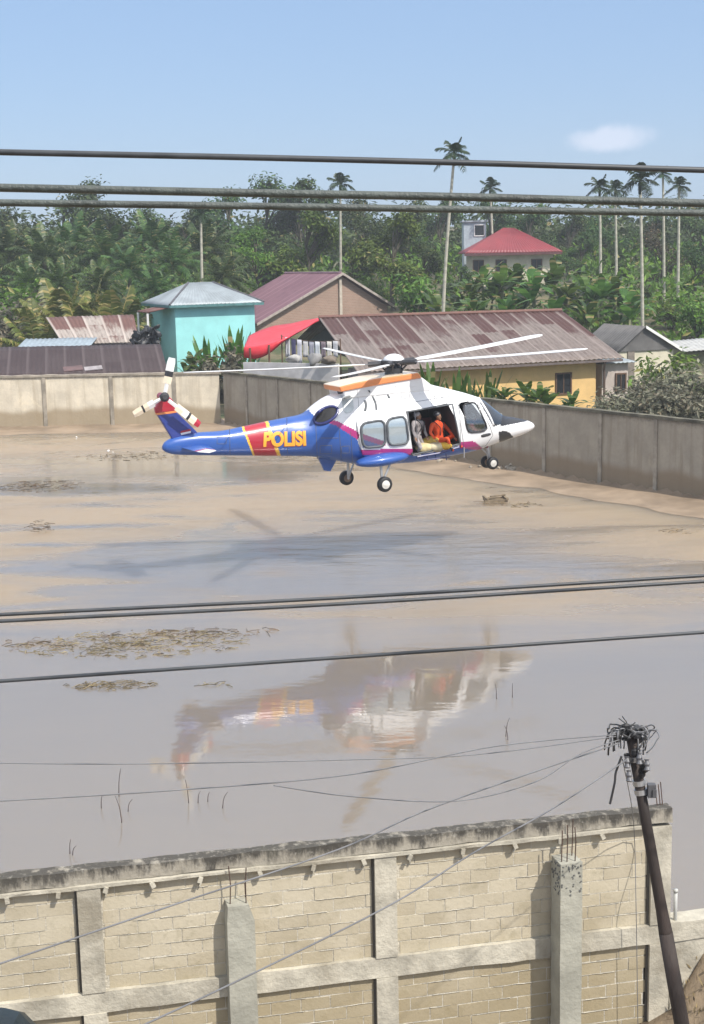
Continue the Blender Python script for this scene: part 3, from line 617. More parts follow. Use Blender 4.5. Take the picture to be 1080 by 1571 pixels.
for k in range(9):
    t0 = 0.06 + k * 0.102; t1_ = t0 + 0.08; qa = ca.lerp(cb_, t0); qb = ca.lerp(cb_, t1_); sag = 0.18 * math.sin(math.pi * t0); hgt = rnd.uniform(0.95, 1.7)
    mb = MB(); vs = []
    for j in range(6):
        for i in range(6):
            p = qa.lerp(qb, i / 5) + Vector((0, 0, -sag - hgt * j / 5)); w = math.sin(i * 2.1 + k) * 0.07 * j / 5; vs.append(p + Vector((0.3, -0.9, 0)) * w)
    mb.add(vs, [(j * 6 + i, j * 6 + i + 1, (j + 1) * 6 + i + 1, (j + 1) * 6 + i) for j in range(5) for i in range(5)])
    o = mb.build('cloth', mat('cloth', ccol[k], 0.9, 0.1), cl, smooth=True); md = o.modifiers.new('t', 'SOLIDIFY'); md.thickness = 0.015
lw = empty('low_wall', up(V2(at(385, 560, 87)), GZ), 'low pale wall below the red tarpaulin', 'wall')
mb = MB(); qa, qb = V2(at(374, 560, 87.4)), V2(at(520, 570, 84.5)); dd = (qb - qa).normalized(); mb.box(up((qa + qb) / 2, (GZ - .3 + 3.8) / 2), ((qb - qa).length, 0.15, 3.8 - GZ + .3), math.atan2(dd.y, dd.x)); mb.build('panel', mat('greyish_wall', (0.56, 0.54, 0.53), 0.85, 0.2, 1, dirt=(0.36, .33, .31), dirt_amt=.3), lw)
for k, (px, py, w_, hh, col, lab) in enumerate(((450, 548, 0.9, 0.5, (0.40, 0.39, 0.37), 'pale sack lying on the low wall under the red awning'), (483, 549, 0.8, 0.7, (0.26, 0.255, 0.25), 'grey sack slumped at the right under the open gable'), (505, 553, 1.0, 0.5, (0.16, 0.13, 0.10), 'dull brown sack beside the end of the clothes line'))):
    q = at(px, py, 86.1 - k * 0.75); q.z = 3.8; mb = MB(); mb.ball(q + Vector((0, 0, hh / 2 - .05)), w_ / 2, 0.32, hh / 2, 12)
    mb.v = [tuple(Vector(v) + Vector((1, 1, 0.9)) * 0.22 * noise.noise(Vector(v) * 2.6)) for v in mb.v]
    tag(mb.build('sack', mat('sack', col, 0.9, 0.2), smooth=True), lab, 'sack')
# dark heap behind the maroon roof
mb = MB()
for k in range(22):
    t_ = rnd.random(); q = at(200 + 46 * t_, 526 - 26 * rnd.random() * (.35 + .65 * t_), 97.5 + rnd.uniform(-.5, .5)); mb.ball(q, rnd.uniform(.15, .42), rnd.uniform(.2, .4), rnd.uniform(.15, .5), 14, 0, Matrix.Rotation(rnd.uniform(-.7, .7), 3, 'Y'))
mb.v = [tuple(Vector(v) + Vector((noise.noise(Vector(v) * 2.7), 0, noise.noise(Vector(v) * 2.7 + Vector((9, 0, 0))))) * .3) for v in mb.v]
mb.box((at(224, 525, 97.5).x, 97.6, 2.0), (1.9, 1.2, 3.4))
tag(mb.build('heap', mat('black_plastic', (0.015, 0.016, 0.018), 0.4, 0.4, 3), smooth=False), 'dark heap covered in black plastic between the maroon shed and the turquoise house', 'heap')
# ------------------------------------------------------------------ trees and plants
def leaf_quad(mb, p, nrm, ax, L, Wd, m=0, fold=0.0):
    """one pointed leaf blade lying across nrm with its long axis along ax"""
    ax = (ax - nrm * ax.dot(nrm)); ax = ax.normalized() if ax.length > 1e-5 else frame(nrm)[0]; s = nrm.cross(ax)
    mb.add([p, p + ax * L * 0.45 + s * Wd * 0.5 + nrm * fold, p + ax * L, p + ax * L * 0.5 - s * Wd * 0.5 + nrm * fold], [(0, 1, 2, 3)], m)
def rv(r):
    while True:
        v = Vector((r.uniform(-1, 1), r.uniform(-1, 1), r.uniform(-1, 1)))
        if 0.05 < v.length < 1: return v.normalized()
def broad_meshes(seed, H, Rc, n_cl, n_lf, lmat, size=0.42, tall=1.0):
    r = random.Random(seed); tr = MB(); lf = MB(); cb = H * 0.16; cc = Vector((0, 0, (cb + H) / 2))
    trunk = spline([Vector((0, 0, -0.6)), Vector((r.uniform(-.2, .2), r.uniform(-.2, .2), H * 0.2)), Vector((r.uniform(-.4, .4), r.uniform(-.4, .4), H * 0.45)), Vector((r.uniform(-.5, .5), r.uniform(-.5, .5), H * 0.8))], 4)
    tr.tube(trunk, [0.26 * (1 - 0.75 * i / (len(trunk) - 1)) for i in range(len(trunk))], 7)
    for k in range(n_cl):
        t = (k + 0.5) / n_cl; el = -0.75 + 1.7 * ((k * 0.618) % 1.0); az = k * 2.4 + r.uniform(-.5, .5)
        rad = math.sqrt(max(0.04, 1 - min(0.98, abs(el)) ** 2)) * r.uniform(0.45, 1.0)
        c = cc + Vector((math.cos(az) * Rc * rad, math.sin(az) * Rc * rad, el * (H - cb) * 0.5 * r.uniform(.85, 1.05) * tall))
        st = trunk[min(len(trunk) - 1, int((0.35 + 0.5 * max(0, (c.z - cb) / (H - cb))) * len(trunk)))]
        tr.tube(spline([st, st.lerp(c, 0.55) + Vector((0, 0, 0.25)), c], 3), [0.10, 0.085, 0.07, 0.06, 0.045, 0.03, 0.02], 5)
        cr = Rc * r.uniform(0.24, 0.42)
        for j in range(n_lf):
            d = rv(r); p = c + Vector((d.x, d.y, d.z * 0.75)) * cr * r.uniform(0.35, 1.08)
            nr = (d * 0.7 + Vector((0, 0, 0.55)) + rv(r) * 0.6).normalized(); leaf_quad(lf, p, nr, rv(r) + Vector((0, 0, -0.4)), size * r.uniform(.6, 1.25), size * r.uniform(.35, .6), fold=size * 0.08)
    return tr, lf
def mesh_of(mb, name, m, smooth=False):
    me = bpy.data.meshes.new(name); me.from_pydata([tuple(v) for v in mb.v], [], mb.f)
    for q in (m if isinstance(m, (list, tuple)) else [m]): me.materials.append(q)
    me.polygons.foreach_set('material_index', mb.m)
    if smooth: me.polygons.foreach_set('use_smooth', [True] * len(mb.f))
    return me
def frond(mb, base, d, L, droop, nl, wl, r, m=0, vshape=0.35):
    """feather palm frond: curved rachis with drooping leaflets either side"""
    d = d.normalized(); side = d.cross(Vector((0, 0, 1)))
    side = side.normalized() if side.length > 1e-3 else Vector((1, 0, 0)); pts = []
    for i in range(9):
        t = i / 8; pts.append(base + d * L * t + Vector((0, 0, -droop * L * t * t)))
    mb.tube(pts, [0.045 * (1 - 0.8 * i / 8) for i in range(9)], 3, m)
    for i in range(nl):
        t = 0.14 + 0.86 * (i + r.random() * 0.5) / nl; f = t * 8; k = min(7, int(f)); p = pts[k].lerp(pts[k + 1], f - k); tg = (pts[k + 1] - pts[k]).normalized()
        ll = wl * math.sin(math.pi * (0.12 + 0.82 * t)) ** 0.7
        for s in (-1, 1):
            ax = (side * s * 0.85 + tg * 0.5 + Vector((0, 0, vshape * (0.4 - t) - 0.35 * r.random()))).normalized()
            n = tg.cross(ax).normalized(); w_ = 0.085
            q1 = p + ax * ll * 0.55; q2 = p + ax * ll + Vector((0, 0, -0.28 * ll)); sd_ = tg * w_
            mb.add([p - sd_ * .5, p + sd_ * .5, q1 + sd_ * .6, q1 - sd_ * .6, q2], [(0, 1, 2, 3), (3, 2, 4)], m)
def palm_meshes(seed, H, nf, L, lmat, tr_r=0.22, droop=(0.25, 0.75), up_=(-0.15, 1.3), wl=0.75, nl=26):
    r = random.Random(seed); tr = MB(); lf = MB()
    tp = Vector((r.uniform(-.4, .4), r.uniform(-.4, .4), H)); pts = spline([Vector((0, 0, -0.6)), Vector((tp.x * .2, tp.y * .2, H * .5)), tp], 5)
    tr.tube(pts, [tr_r * (1.15 - 0.4 * i / (len(pts) - 1)) for i in range(len(pts))], 8)
    for k in range(nf):
        t = k / nf; el = lerp(up_[1], up_[0], t); az = k * 2.39996
        frond(lf, tp, Vector((math.cos(az) * math.cos(el), math.sin(az) * math.cos(el), math.sin(el))), L * r.uniform(.8, 1.1), lerp(droop[0], droop[1], t), nl, wl, r)
    return tr, lf
def banana_meshes(seed, H, nf, L, emin=0.25, wid=0.33, dmul=1.0):
    r = random.Random(seed); tr = MB(); lf = MB()
    for st in range(3):
        b = Vector((r.uniform(-.7, .7), r.uniform(-.7, .7), -0.3)) if st else Vector((0, 0, -0.3)); hh = H * (1 if st == 0 else r.uniform(.5, .85)); top = b + Vector((r.uniform(-.2, .2), r.uniform(-.2, .2), hh))
        tr.tube([b, b.lerp(top, .5), top], [0.14, 0.11, 0.06], 7)
        for k in range(nf if st == 0 else nf - 2):
            az = k * 2.4 + r.uniform(-.3, .3); el = lerp(1.4, emin, k / nf); d = Vector((math.cos(az) * math.cos(el), math.sin(az) * math.cos(el), math.sin(el))); ll = L * r.uniform(.75, 1.1)
            sd_ = d.cross(Vector((0, 0, 1))).normalized(); dr = r.uniform(.35, .8) * dmul; prev = None; N = 9
            for i in range(N + 1):
                t = i / N; c = top + d * ll * t + Vector((0, 0, -dr * ll * t * t * 0.8)); w_ = wid * ll / 2.2 * math.sin(math.pi * min(1, 0.1 + 0.9 * t)) ** 0.6 * (0.05 + min(1, t * 5)) * r.uniform(.8, 1.1)
                lift = 0.22 * w_ - 0.5 * w_ * t; row = [c - sd_ * w_ + Vector((0, 0, lift)), c, c + sd_ * w_ + Vector((0, 0, lift))]
                if prev and not (i > 3 and r.random() < 0.06): lf.add(prev + row, [(0, 1, 4, 3), (1, 2, 5, 4)])
                prev = row
    return tr, lf
def shrub_meshes(seed, Rr, H, n, size):
    r = random.Random(seed); tr = MB(); lf = MB()
    for k in range(9):
        az = k * 2.4; tip = Vector((math.cos(az) * Rr * r.uniform(.3, .9), math.sin(az) * Rr * r.uniform(.3, .9), H * r.uniform(.55, 1.0)))
        tr.tube(spline([Vector((0, 0, -.2)), tip * 0.5 + Vector((0, 0, .15 * H)), tip], 3), [0.05, .045, .04, .035, .03, .02, .012], 5)
        for j in range(n // 9):
            d = rv(r); p = tip * r.uniform(.45, 1.02) + d * Rr * 0.38 * r.random() ** .5
            if p.z < 0.02: p.z = 0.02 + r.random() * .2
            leaf_quad(lf, p, (d + Vector((0, 0, .8)) + rv(r) * .7).normalized(), rv(r), size * r.uniform(.6, 1.4), size * r.uniform(.3, .55), fold=size * .08)
    return tr, lf
PROTO = {}
def proto(key, pair, tm, lm, H):
    zs = sorted(v[2] for v in pair[1].v); PROTO[key] = (mesh_of(pair[0], key + '_trunk', tm, True), mesh_of(pair[1], key + '_crown', lm), zs[int(len(zs) * .985)])
for k in range(3): proto('broad%d' % k, broad_meshes(11 + k, 12, 4.4, 34, 120, None, size=.5), M_['bark'], M_['leafA'], 12)
for k in range(2): proto('bright%d' % k, broad_meshes(31 + k, 10, 3.6, 34, 120, None, size=0.46), M_['bark'], M_['leafB'], 10)
proto('brown0', broad_meshes(51, 10, 3.6, 22, 70, None), M_['bark'], M_['leafC'], 10)
for k in range(3): proto('oilpalm%d' % k, palm_meshes(61 + k, 6.0, 30, 4.6, None), M_['bark'], M_['palm'], 8.6)
for k in range(2): proto('youngpalm%d' % k, palm_meshes(71 + k, 1.0, 16, 3.6, None, 0.2, (0.2, 0.6), (0.1, 1.35), 0.6, 24), M_['bark'], M_['palmy'], 4.2)
for k in range(3): proto('banana%d' % k, banana_meshes(81 + k, 2.6, 9, 2.5, .3, .25), M_['bstem'], M_['banana'], 4.6)
for k in range(2): proto('shrub%d' % k, shrub_meshes(91 + k, 1.6, 2.4, 900, 0.34), M_['bark'], M_['leafD'], 2.5)
for k in range(2): proto('greenshrub%d' % k, shrub_meshes(95 + k, 1.8, 2.6, 1000, 0.36), M_['bark'], M_['leafB'], 2.7)
proto('spiky0', banana_meshes(101, 0.7, 11, 2.3, 1.05, .10, .25), M_['bstem'], M_['banana'], 2.9)
acr = {}
for k in range(3):
    r_ = random.Random(120 + k); mb = MB()
    for q in range(11):
        el = lerp(1.25, -0.25, q / 11); az = q * 2.4 + k
        frond(mb, Vector((0, 0, 0)), Vector((math.cos(az) * math.cos(el), math.sin(az) * math.cos(el), math.sin(el))), 1.75 * r_.uniform(.8, 1.1), lerp(.2, .85, q / 11), 16, 0.62, r_)
    mb.tube([Vector((0, 0, -0.9)), Vector((0, 0, -.3)), Vector((0, 0, .25))], [0.11, 0.13, 0.05], 7)
    acr[k] = mesh_of(mb, 'areca_crown', M_['arecal'])
def plant(key, x, y, h, name, label, cat, group=None, z=None, crown='crown', trunk='trunk'):
    tm, lm, H0 = PROTO[key]; s = h / H0; z = ground(x, y) if z is None else z
    e = empty(name, (x, y, z - 0.05), label, cat, group, rz=rnd.uniform(0, 6.28))
    for nm, me in ((trunk, tm), (crown, lm)):
        o = link(nm, me, e); o.scale = (s * rnd.uniform(.93, 1.07), s * rnd.uniform(.93, 1.07), s)
    return e
def plant_px(key, px, py_top, D, name, label, cat, group=None, **k):
    q = at(px, py_top, D); z = ground(q.x, D); return plant(key, q.x, D, max(0.8, q.z - z), name, label, cat, group, **k)
def areca(px_b, py_b, px_t, py_t, D, k, label, z=None, sc=1.0):
    t = at(px_t, py_t, D); b = at(px_b, py_b, D); dirv = (b - t); zb = ground(b.x, D) - 0.3; b2 = t + dirv * ((zb - t.z) / dirv.z)
    e = empty('areca_palm', (b2.x, b2.y, zb), label, 'palm tree', 'slender palms above the rooftops')
    mid = t.lerp(b2, 0.5) + Vector((-0.12 * (t.x - b2.x), 0, 0)); pts = spline([b2, mid, t], 6); mb = MB(); mb.tube(pts, [0.15 * (1 - 0.35 * i / (len(pts) - 1)) for i in range(len(pts))], 8); mb.build('trunk', M_['areca_bark'], e, smooth=True)
    o = link('crown', acr[k % 3], e); o.location = t - e.location; o.rotation_euler = (0, 0, k * 1.3); o.scale = (sc, sc, sc)
G_ = 'trees of the forest behind the houses'
FOREST = [
 # px, top, depth, kind, label
 (-60, 300, 168, 'broad0', 'dark tree cut by the left border on the skyline'), (22, 318, 164, 'broad1', 'dark rounded tree on the skyline at the far left'),
 (92, 312, 166, 'broad2', 'dark tree on the skyline left of the tall flat-topped tree'), (150, 281, 170, 'broad0', 'tall flat-topped tree rising to the cables at the left'),
 (215, 320, 165, 'broad1', 'dark tree on the skyline right of the tall flat-topped tree'), (282, 322, 163, 'broad2', 'dark tree dipping in the skyline above the turquoise house'),
 (348, 296, 168, 'broad0', 'dark tree on the skyline just left of the purple roof'), (408, 275, 172, 'broad1', 'highest rounded tree above the cables left of centre'),
 (455, 279, 170, 'broad2', 'tall tree on the skyline above the bright green tree'), (560, 306, 166, 'broad0', 'dark tree on the skyline right of the thin bare trunk'),
 (625, 310, 168, 'broad1', 'dark tree on the skyline left of the leaning palm'), (672, 306, 172, 'broad2', 'dark tree on the skyline behind the leaning palm'),
 (752, 306, 176, 'broad0', 'dark tree behind the grey tower'), (812, 318, 172, 'broad1', 'dark tree on the skyline behind the red roof peak'),
 (872, 324, 170, 'broad2', 'dark tree on the skyline right of the red roof'), (930, 326, 168, 'broad0', 'dark tree behind the pair of slender palms'),
 (1000, 325, 170, 'broad1', 'dark tree behind the tallest slender palm on the right'), (1065, 322, 168, 'broad2', 'dark tree on the skyline at the right border'), (1135, 318, 168, 'broad0', 'dark tree cut by the right border on the skyline'),
 (-15, 345, 148, 'broad2', 'leafy tree of the second row at the left border'), (345, 372, 142, 'broad1', 'leafy tree of the second row between the turquoise house and the purple roof'),
 (395, 352, 146, 'bright1', 'mid-green tree left of the bright green tree'), (470, 327, 143, 'bright0', 'bright yellow-green tree directly above the purple roof ridge'),
 (543, 370, 146, 'broad0', 'shaded tree between the bright green tree and the pale green tree'), (602, 328, 138, 'bright1', 'tall light green tree above the right slope of the purple roof'),
 (650, 372, 140, 'broad1', 'shaded tree just left of the leaning palm trunk'), (642, 422, 128, 'greenshrub0', 'low light green bush at the foot of the leaning palm'),
 (890, 358, 150, 'broad2', 'dense tree at the right end of the red roof'), (945, 375, 146, 'broad1', 'dense tree between the slender palm trunks'),
 (1015, 345, 142, 'brown0', 'brownish sparse tree behind the tallest slender palm trunk'), (1070, 372, 138, 'broad0', 'dense green tree at the right border below the cables'),
 (1075, 455, 118, 'greenshrub1', 'bright green bush at the right border beside the flat roof'), (1030, 462, 122, 'greenshrub0', 'green bush right of the tallest slender palm trunk'),
 (705, 410, 132, 'broad2', 'dark small tree in front of the left end of the red roof'), (985, 440, 128, 'broad0', 'small dark tree behind the tallest slender palm foot'),
 (550, 425, 142, 'greenshrub1', 'low bush peeking over the right end of the purple roof'), (590, 440, 140, 'greenshrub0', 'low bush right of the brick gable'),
 (20, 430, 124, 'greenshrub0', 'yellowish scrubby bush at the left border above the maroon shed'), (60, 452, 120, 'shrub0', 'olive scrub bush left of the rusty shed'), (5, 470, 112, 'shrub1', 'tangled olive bush at the left border behind the maroon roof'),
]
for px, py, D, kd, lab in FOREST:
    nm = 'bush' if 'shrub' in kd else 'broadleaf_tree'; plant_px(kd, px, py, D, nm, lab, 'bush' if 'shrub' in kd else 'tree', G_)
PALMS = [
 (12, 345, 138, 0, 'feather palm at the left border below the cables'), (62, 352, 134, 1, 'feather palm second from the left border'), (108, 338, 140, 2, 'feather palm below the tall flat-topped tree'),
 (158, 345, 136, 0, 'feather palm with pale drooping fronds above the rusty shed'), (192, 372, 130, 1, 'lower feather palm with long pale fronds left of the turquoise house'), (228, 335, 140, 2, 'dark feather palm on the upper slope left of the turquoise roof'),
 (262, 362, 132, 0, 'feather palm just left of the turquoise roof peak'), (305, 338, 138, 1, 'dark feather palm above the turquoise roof ridge'), (338, 392, 128, 2, 'feather palm in the gap beside the purple roof'),
 (40, 402, 126, 1, 'front feather palm at the far left with drooping fronds'), (235, 415, 122, 2, 'small palm with grey hanging fronds beside the turquoise roof'), (90, 400, 126, 0, 'front feather palm above the left end of the rusty shed'), (150, 408, 124, 2, 'front feather palm above the middle of the rusty shed')]
for px, py, D, k, lab in PALMS: plant_px('oilpalm%d' % k, px, py, D, 'feather_palm', lab, 'palm tree', 'feather palms on the left slope')
for px, py, D, k, lab in ((98, 436, 112, 0, 'young yellow-green palm left above the rusty shed'), (136, 442, 110, 1, 'young palm with yellow spiky fronds directly behind the rusty shed'), (168, 448, 111, 0, 'young yellowing palm at the right end of the rusty shed roof'), (55, 470, 108, 1, 'young palm half hidden left of the rusty shed')):
    plant_px('youngpalm%d' % k, px, py, D, 'young_palm', lab, 'palm tree', 'young palms behind the rusty shed')
B_ = [(716, 430, 124, 0, 'left end'), (742, 404, 128, 1, 'left of the red house wall'), (768, 410, 125, 2, 'below the left window of the red roofed house'), (795, 404, 128, 0, 'below the middle of the red roof'), (822, 412, 122, 1, 'below the right window of the red roofed house'),
      (848, 402, 126, 2, 'below the right corner of the red roof'), (872, 432, 120, 0, 'above the right end of the rusty roof'), (896, 420, 124, 1, 'left of the short pale palm trunk'), (920, 428, 120, 2, 'at the foot of the left slender palm'), (945, 424, 122, 0, 'between the two slender palm trunks'), (968, 442, 116, 1, 'just left of the tallest slender palm'),
      (905, 455, 112, 2, 'in front above the small zinc roof end'), (848, 455, 114, 1, 'in front above the rusty ridge right end'), (780, 452, 116, 2, 'in front above the rusty ridge middle'), (725, 455, 116, 0, 'in front beside the leaning palm trunk'), (670, 448, 118, 1, 'left of the leaning palm trunk')]
for px, py, D, k, lab in B_: plant_px('banana%d' % k, px, py, D, 'banana_plant', 'grove banana plant ' + lab, 'banana plant', 'banana grove on the rise', crown='leaves', trunk='stem')
for px, py, D, kd, lab in ((745, 572, 82.5, 'spiky0', 'upright banana plant against the yellow wall, leftmost over the grey yard wall'), (775, 592, 80, 'banana0', 'low banana plant by the yellow wall with pale leaves'), (805, 582, 80.5, 'banana1', 'broad leaved banana plant in front of the yellow wall left of the window'),
      (832, 590, 79, 'banana2', 'banana plant with ragged leaves just left of the brown window'), (880, 600, 78.5, 'banana1', 'small banana plant just right of the brown window'), (668, 560, 82, 'spiky0', 'dark plant above the helicopter cowling beside the yellow wall')):
    plant_px(kd, px, py, D, 'banana_plant', lab, 'banana plant', 'banana plants along the yellow wall', crown='leaves', trunk='stem')
for px, py, D, kd, lab in ((297, 538, 101, 'banana1', 'low banana plant in front of the turquoise wall, left one'), (318, 543, 99, 'banana2', 'low broad leaved plant in front of the turquoise wall'), (350, 508, 101, 'spiky0', 'tall spiky plant at the right corner of the turquoise wall'), (363, 515, 100, 'spiky0', 'spiky plant between the turquoise wall and red tarpaulin'), (335, 540, 97, 'shrub1', 'dusty grey shrub below the turquoise wall')):
    plant_px(kd, px, py, D, 'garden_plant', lab, 'plant', 'plants by the turquoise house', crown='leaves', trunk='stem')
for px, py, D, kd, lab in ((1028, 545, 84, 'greenshrub1', 'large dusty green bush in front of the cream wall of the grey gabled house'), (1000, 575, 80, 'shrub0', 'dusty grey bush left of the large green bush'), (965, 590, 78, 'shrub1', 'dusty grey bush by the downpipe of the yellow house'), (1062, 560, 80, 'shrub0', 'dusty grey-brown bush at the right border above the grey wall'),
      (985, 600, 76, 'shrub0', 'low grey bush just behind the yard wall right of the downpipe'), (1040, 596, 75, 'shrub1', 'low grey bush just behind the yard wall near the right border'), (1088, 585, 74, 'shrub1', 'grey bush cut by the right border'), (1012, 596, 74.5, 'shrub1', 'low mud-coated bush in front of the large green bush'), (940, 606, 76, 'shrub0', 'small mud-coated bush beside the white annex')):
    plant_px(kd, px, py, D, 'bush', lab, 'bush', 'dusty bushes behind the grey wall', crown='leaves', trunk='stems')
areca(682, 475, 697, 236, 112, 0, 'tall leaning palm with a bare curved white trunk and thin crown, above the rusty roof', sc=1.0)
areca(523, 413, 522, 283, 141, 1, 'palm with a thin upright trunk and dark bushy crown behind the purple roof ridge', sc=1.0)
areca(756, 400, 752, 290, 150, 2, 'short-looking palm with an upright fan of fronds above the grey tower', sc=.95)
areca(921, 420, 920, 288, 130, 0, 'slender palm, left of the pair with touching crowns', sc=.95)
areca(945, 400, 944, 292, 134, 1, 'slender palm, right of the pair with touching crowns', sc=.85)
areca(985, 488, 982, 278, 112, 2, 'tallest slender palm on the right with a long straight pale trunk', sc=1.1)
areca(1018, 400, 1017, 268, 134, 0, 'slender palm with a small crown touching the top cable on the right', sc=0.65)
areca(1040, 440, 1042, 286, 124, 1, 'slender palm with a pale broken trunk near the right border', sc=0.75)
areca(310, 420, 308, 330, 126, 2, 'short thin palm trunk above the turquoise roof', sc=0.8)
# far wood on the skyline: one mass
r_ = random.Random(5); mb = MB()
for k in range(620):
    y = r_.uniform(180, 215); x = r_.uniform(-75, 75) * y / 190; zb = ground(x, y); hh = 9.5 + 2.5 * noise.noise(Vector((x * .05, y * .05, 3))) + r_.uniform(-1, 1)
    for j in range(44):
        d = rv(r_); p = Vector((x, y, zb + hh * r_.uniform(.2, .82))) + Vector((d.x * 2.6, d.y * 2.6, d.z * 2.2)); leaf_quad(mb, p, (d + Vector((0, 0, .6)) + rv(r_) * .5).normalized(), rv(r_), r_.uniform(.6, 1.2), r_.uniform(.4, .8), fold=.08)
o = mb.build('wood', M_['leafA'], fix=False); tag(o, 'distant dark green wood closing the view behind the trees', 'wood', kind='stuff')
# grass, scrub and saplings covering the land between the houses
mb = MB()
for k in range(5200):
    y = r_.uniform(90, 172); x = r_.uniform(-34, 38) * y / 110
    if behind(x, y) < 2.5 or (-13 < x < 9 and y < 141) or (8 < x < 24 and 128 < y < 156): continue
    hh = (.5 if y < 112 else lerp(1.0, 3.4, ss(112, 126, y))) * (.6 + .9 * r_.random()); zb = ground(x, y)
    for j in range(5 if y > 112 else 2):
        p = Vector((x, y, zb + hh * r_.random())) + rv(r_) * .5; leaf_quad(mb, p, (rv(r_) + Vector((0, -.3, .8))).normalized(), rv(r_) + Vector((0, 0, .5)), r_.uniform(.5, 1.1), r_.uniform(.2, .5), fold=.05)
o = mb.build('undergrowth', M_['leafB'], fix=False); tag(o, 'green undergrowth on the ground between the houses', 'undergrowth', kind='stuff')
# ------------------------------------------------------------------ helicopter
PSI = R(25); HROOT = Vector((HPOS.x, HPOS.y, 2.62)); cP, sP = math.cos(PSI), math.sin(PSI)
def hp(px, py, lat):
    """pixel -> helicopter frame (x nose, y port, z up) on the vertical plane y = lat"""
    d = ray(px, py); o = CAM - HROOT; ox, oy = o.x * cP + o.y * sP, -o.x * sP + o.y * cP; dx, dy = d.x * cP + d.y * sP, -d.x * sP + d.y * cP
    t = (lat - oy) / dy; return Vector((ox + dx * t, lat, o.z + d.z * t))
CRI = CR.transposed()
def h2w(p): return Vector((p[0] * cP - p[1] * sP, p[0] * sP + p[1] * cP, p[2])) + HROOT
def hpx(p):
    l = CRI @ (h2w(p) - CAM); return (PW / 2 - F * l.x / l.z, PH / 2 + F * l.y / l.z)
def inpoly(p, poly):
    x, y = p; c = False; j = len(poly) - 1
    for i in range(len(poly)):
        xi, yi = poly[i]; xj, yj = poly[j]
        if (yi > y) != (yj > y) and x < (xj - xi) * (y - yi) / (yj - yi) + xi: c = not c
        j = i
    return c
def paint(name, col, rough=0.28): 
    m = NT(name); v = m.pos('object'); n1 = m.noise(v, 1.3, 5, .6); n2 = m.noise(m.pos('object', (1, 1, 5)), 2.2, 6, .65)
    c = m.mix(m.ramp(n1, .3, .7), tuple(x * .93 for x in col), col); c = m.mix(m.ramp(n2, .55, .78, 0, .22), c, (0.20, 0.17, 0.13))
    m.P(Base_Color=c, Roughness=m.ramp(n2, .3, .8, rough, rough + .22)); m.p.inputs['Coat Weight'].default_value = .35; m.p.inputs['Coat Roughness'].default_value = .12; return m.mat
H_W = paint('white_gloss_paint', (0.80, 0.80, 0.80)); H_B = paint('blue_gloss_paint', (0.028, 0.10, 0.37)); H_M = paint('magenta_stripe_paint', (0.42, 0.03, 0.19)); H_R = paint('red_band_paint', (0.42, 0.02, 0.04)); H_Y = paint('yellow_band_paint', (0.80, 0.48, 0.06)); H_K = paint('matt_black_paint', (0.02, 0.02, 0.024), .5)
H_O = paint('orange_paint', (0.78, 0.27, 0.09)); H_C = paint('cream_paint', (0.78, 0.66, 0.50)); H_N = paint('navy_paint', (0.015, 0.022, 0.13))
H_I = mat('cabin_lining', (0.045, 0.035, 0.036), 0.8, 0.3, 2); H_G = mat('dark_frame_rubber', (0.10, 0.11, 0.12), 0.6, .2)
H_S = mat('metal_strut', (0.5, 0.5, 0.5), 0.4, .2, metal=.6); H_D = mat('rotor_head_dark', (0.06, 0.06, 0.065), .5, .3, metal=.4)
mg = NT('windscreen_glass'); mg.P(Base_Color=(0.02, 0.024, 0.03), Roughness=0.06); mg.p.inputs['Coat Weight'].default_value = 1; H_GL = mg.mat
mg = NT('clear_window_pane'); mg.P(Base_Color=(0.9, 0.95, 0.95), Roughness=0.04); trn = mg.n('BsdfTransparent'); trn.inputs[0].default_value = (.86, .9, .92, 1); mxs = mg.n('MixShader'); mxs.inputs[0].default_value = .82
gls = mg.n('BsdfGlossy'); gls.inputs['Roughness'].default_value = .05; mg.t.links.new(gls.outputs[0], mxs.inputs[1]); mg.t.links.new(trn.outputs[0], mxs.inputs[2]); mg.t.links.new(mxs.outputs[0], mg.out.inputs['Surface']); mg.t.nodes.remove(mg.p); H_P = mg.mat

heli = empty('rescue_helicopter', HROOT, 'blue and white police helicopter lettered POLISI hovering over flood water, side door open', 'helicopter', rz=PSI); heli['_local'] = 1
ST = [ # px, top py, bottom py, half width, cowl taper, exponent
 (249, 684, 690, .05, 1, 2), (253, 678, 694, .13, 1, 2.1), (266, 671, 698, .20, 1, 2.2), (300, 664, 699.5, .27, 1, 2.3), (340, 661, 700, .32, 1, 2.3), (370, 655, 700.5, .37, .95, 2.3), (407, 647, 701, .44, .92, 2.4),
 (440, 640.5, 701.5, .52, .88, 2.5), (467, 634, 702, .62, .84, 2.6), (482, 622, 704, .74, .8, 2.7), (500, 610, 708, .92, .74, 2.9), (520, 602, 712, 1.02, .7, 3.1), (545, 597, 715, 1.08, .66, 3.3), (600, 590, 714, 1.12, .62, 3.6), (640, 586, 710, 1.12, .62, 3.6),
 (664, 591, 705, 1.12, .64, 3.6), (697, 599, 699, 1.12, .7, 3.4), (715, 604, 695, 1.09, .8, 3.1), (731, 610, 690, 1.02, .86, 2.9), (750, 624, 683.5, .90, .9, 2.6), (768, 636, 678, .74, .95, 2.4), (790, 640.5, 671, .52, 1, 2.2), (805, 644, 665, .36, 1, 2.1), (815, 648, 659, .20, 1, 2.0), (818.5, 652, 655, .05, 1, 2.0)]
stl = []
for px, tp, bp, hw, cw, ne in ST:
    t = hp(px, tp, 0); b = hp(px, bp, -hw * .55); stl.append(Vector((t.x, t.z, b.z))); 
xs_ = [v.x for v in stl]
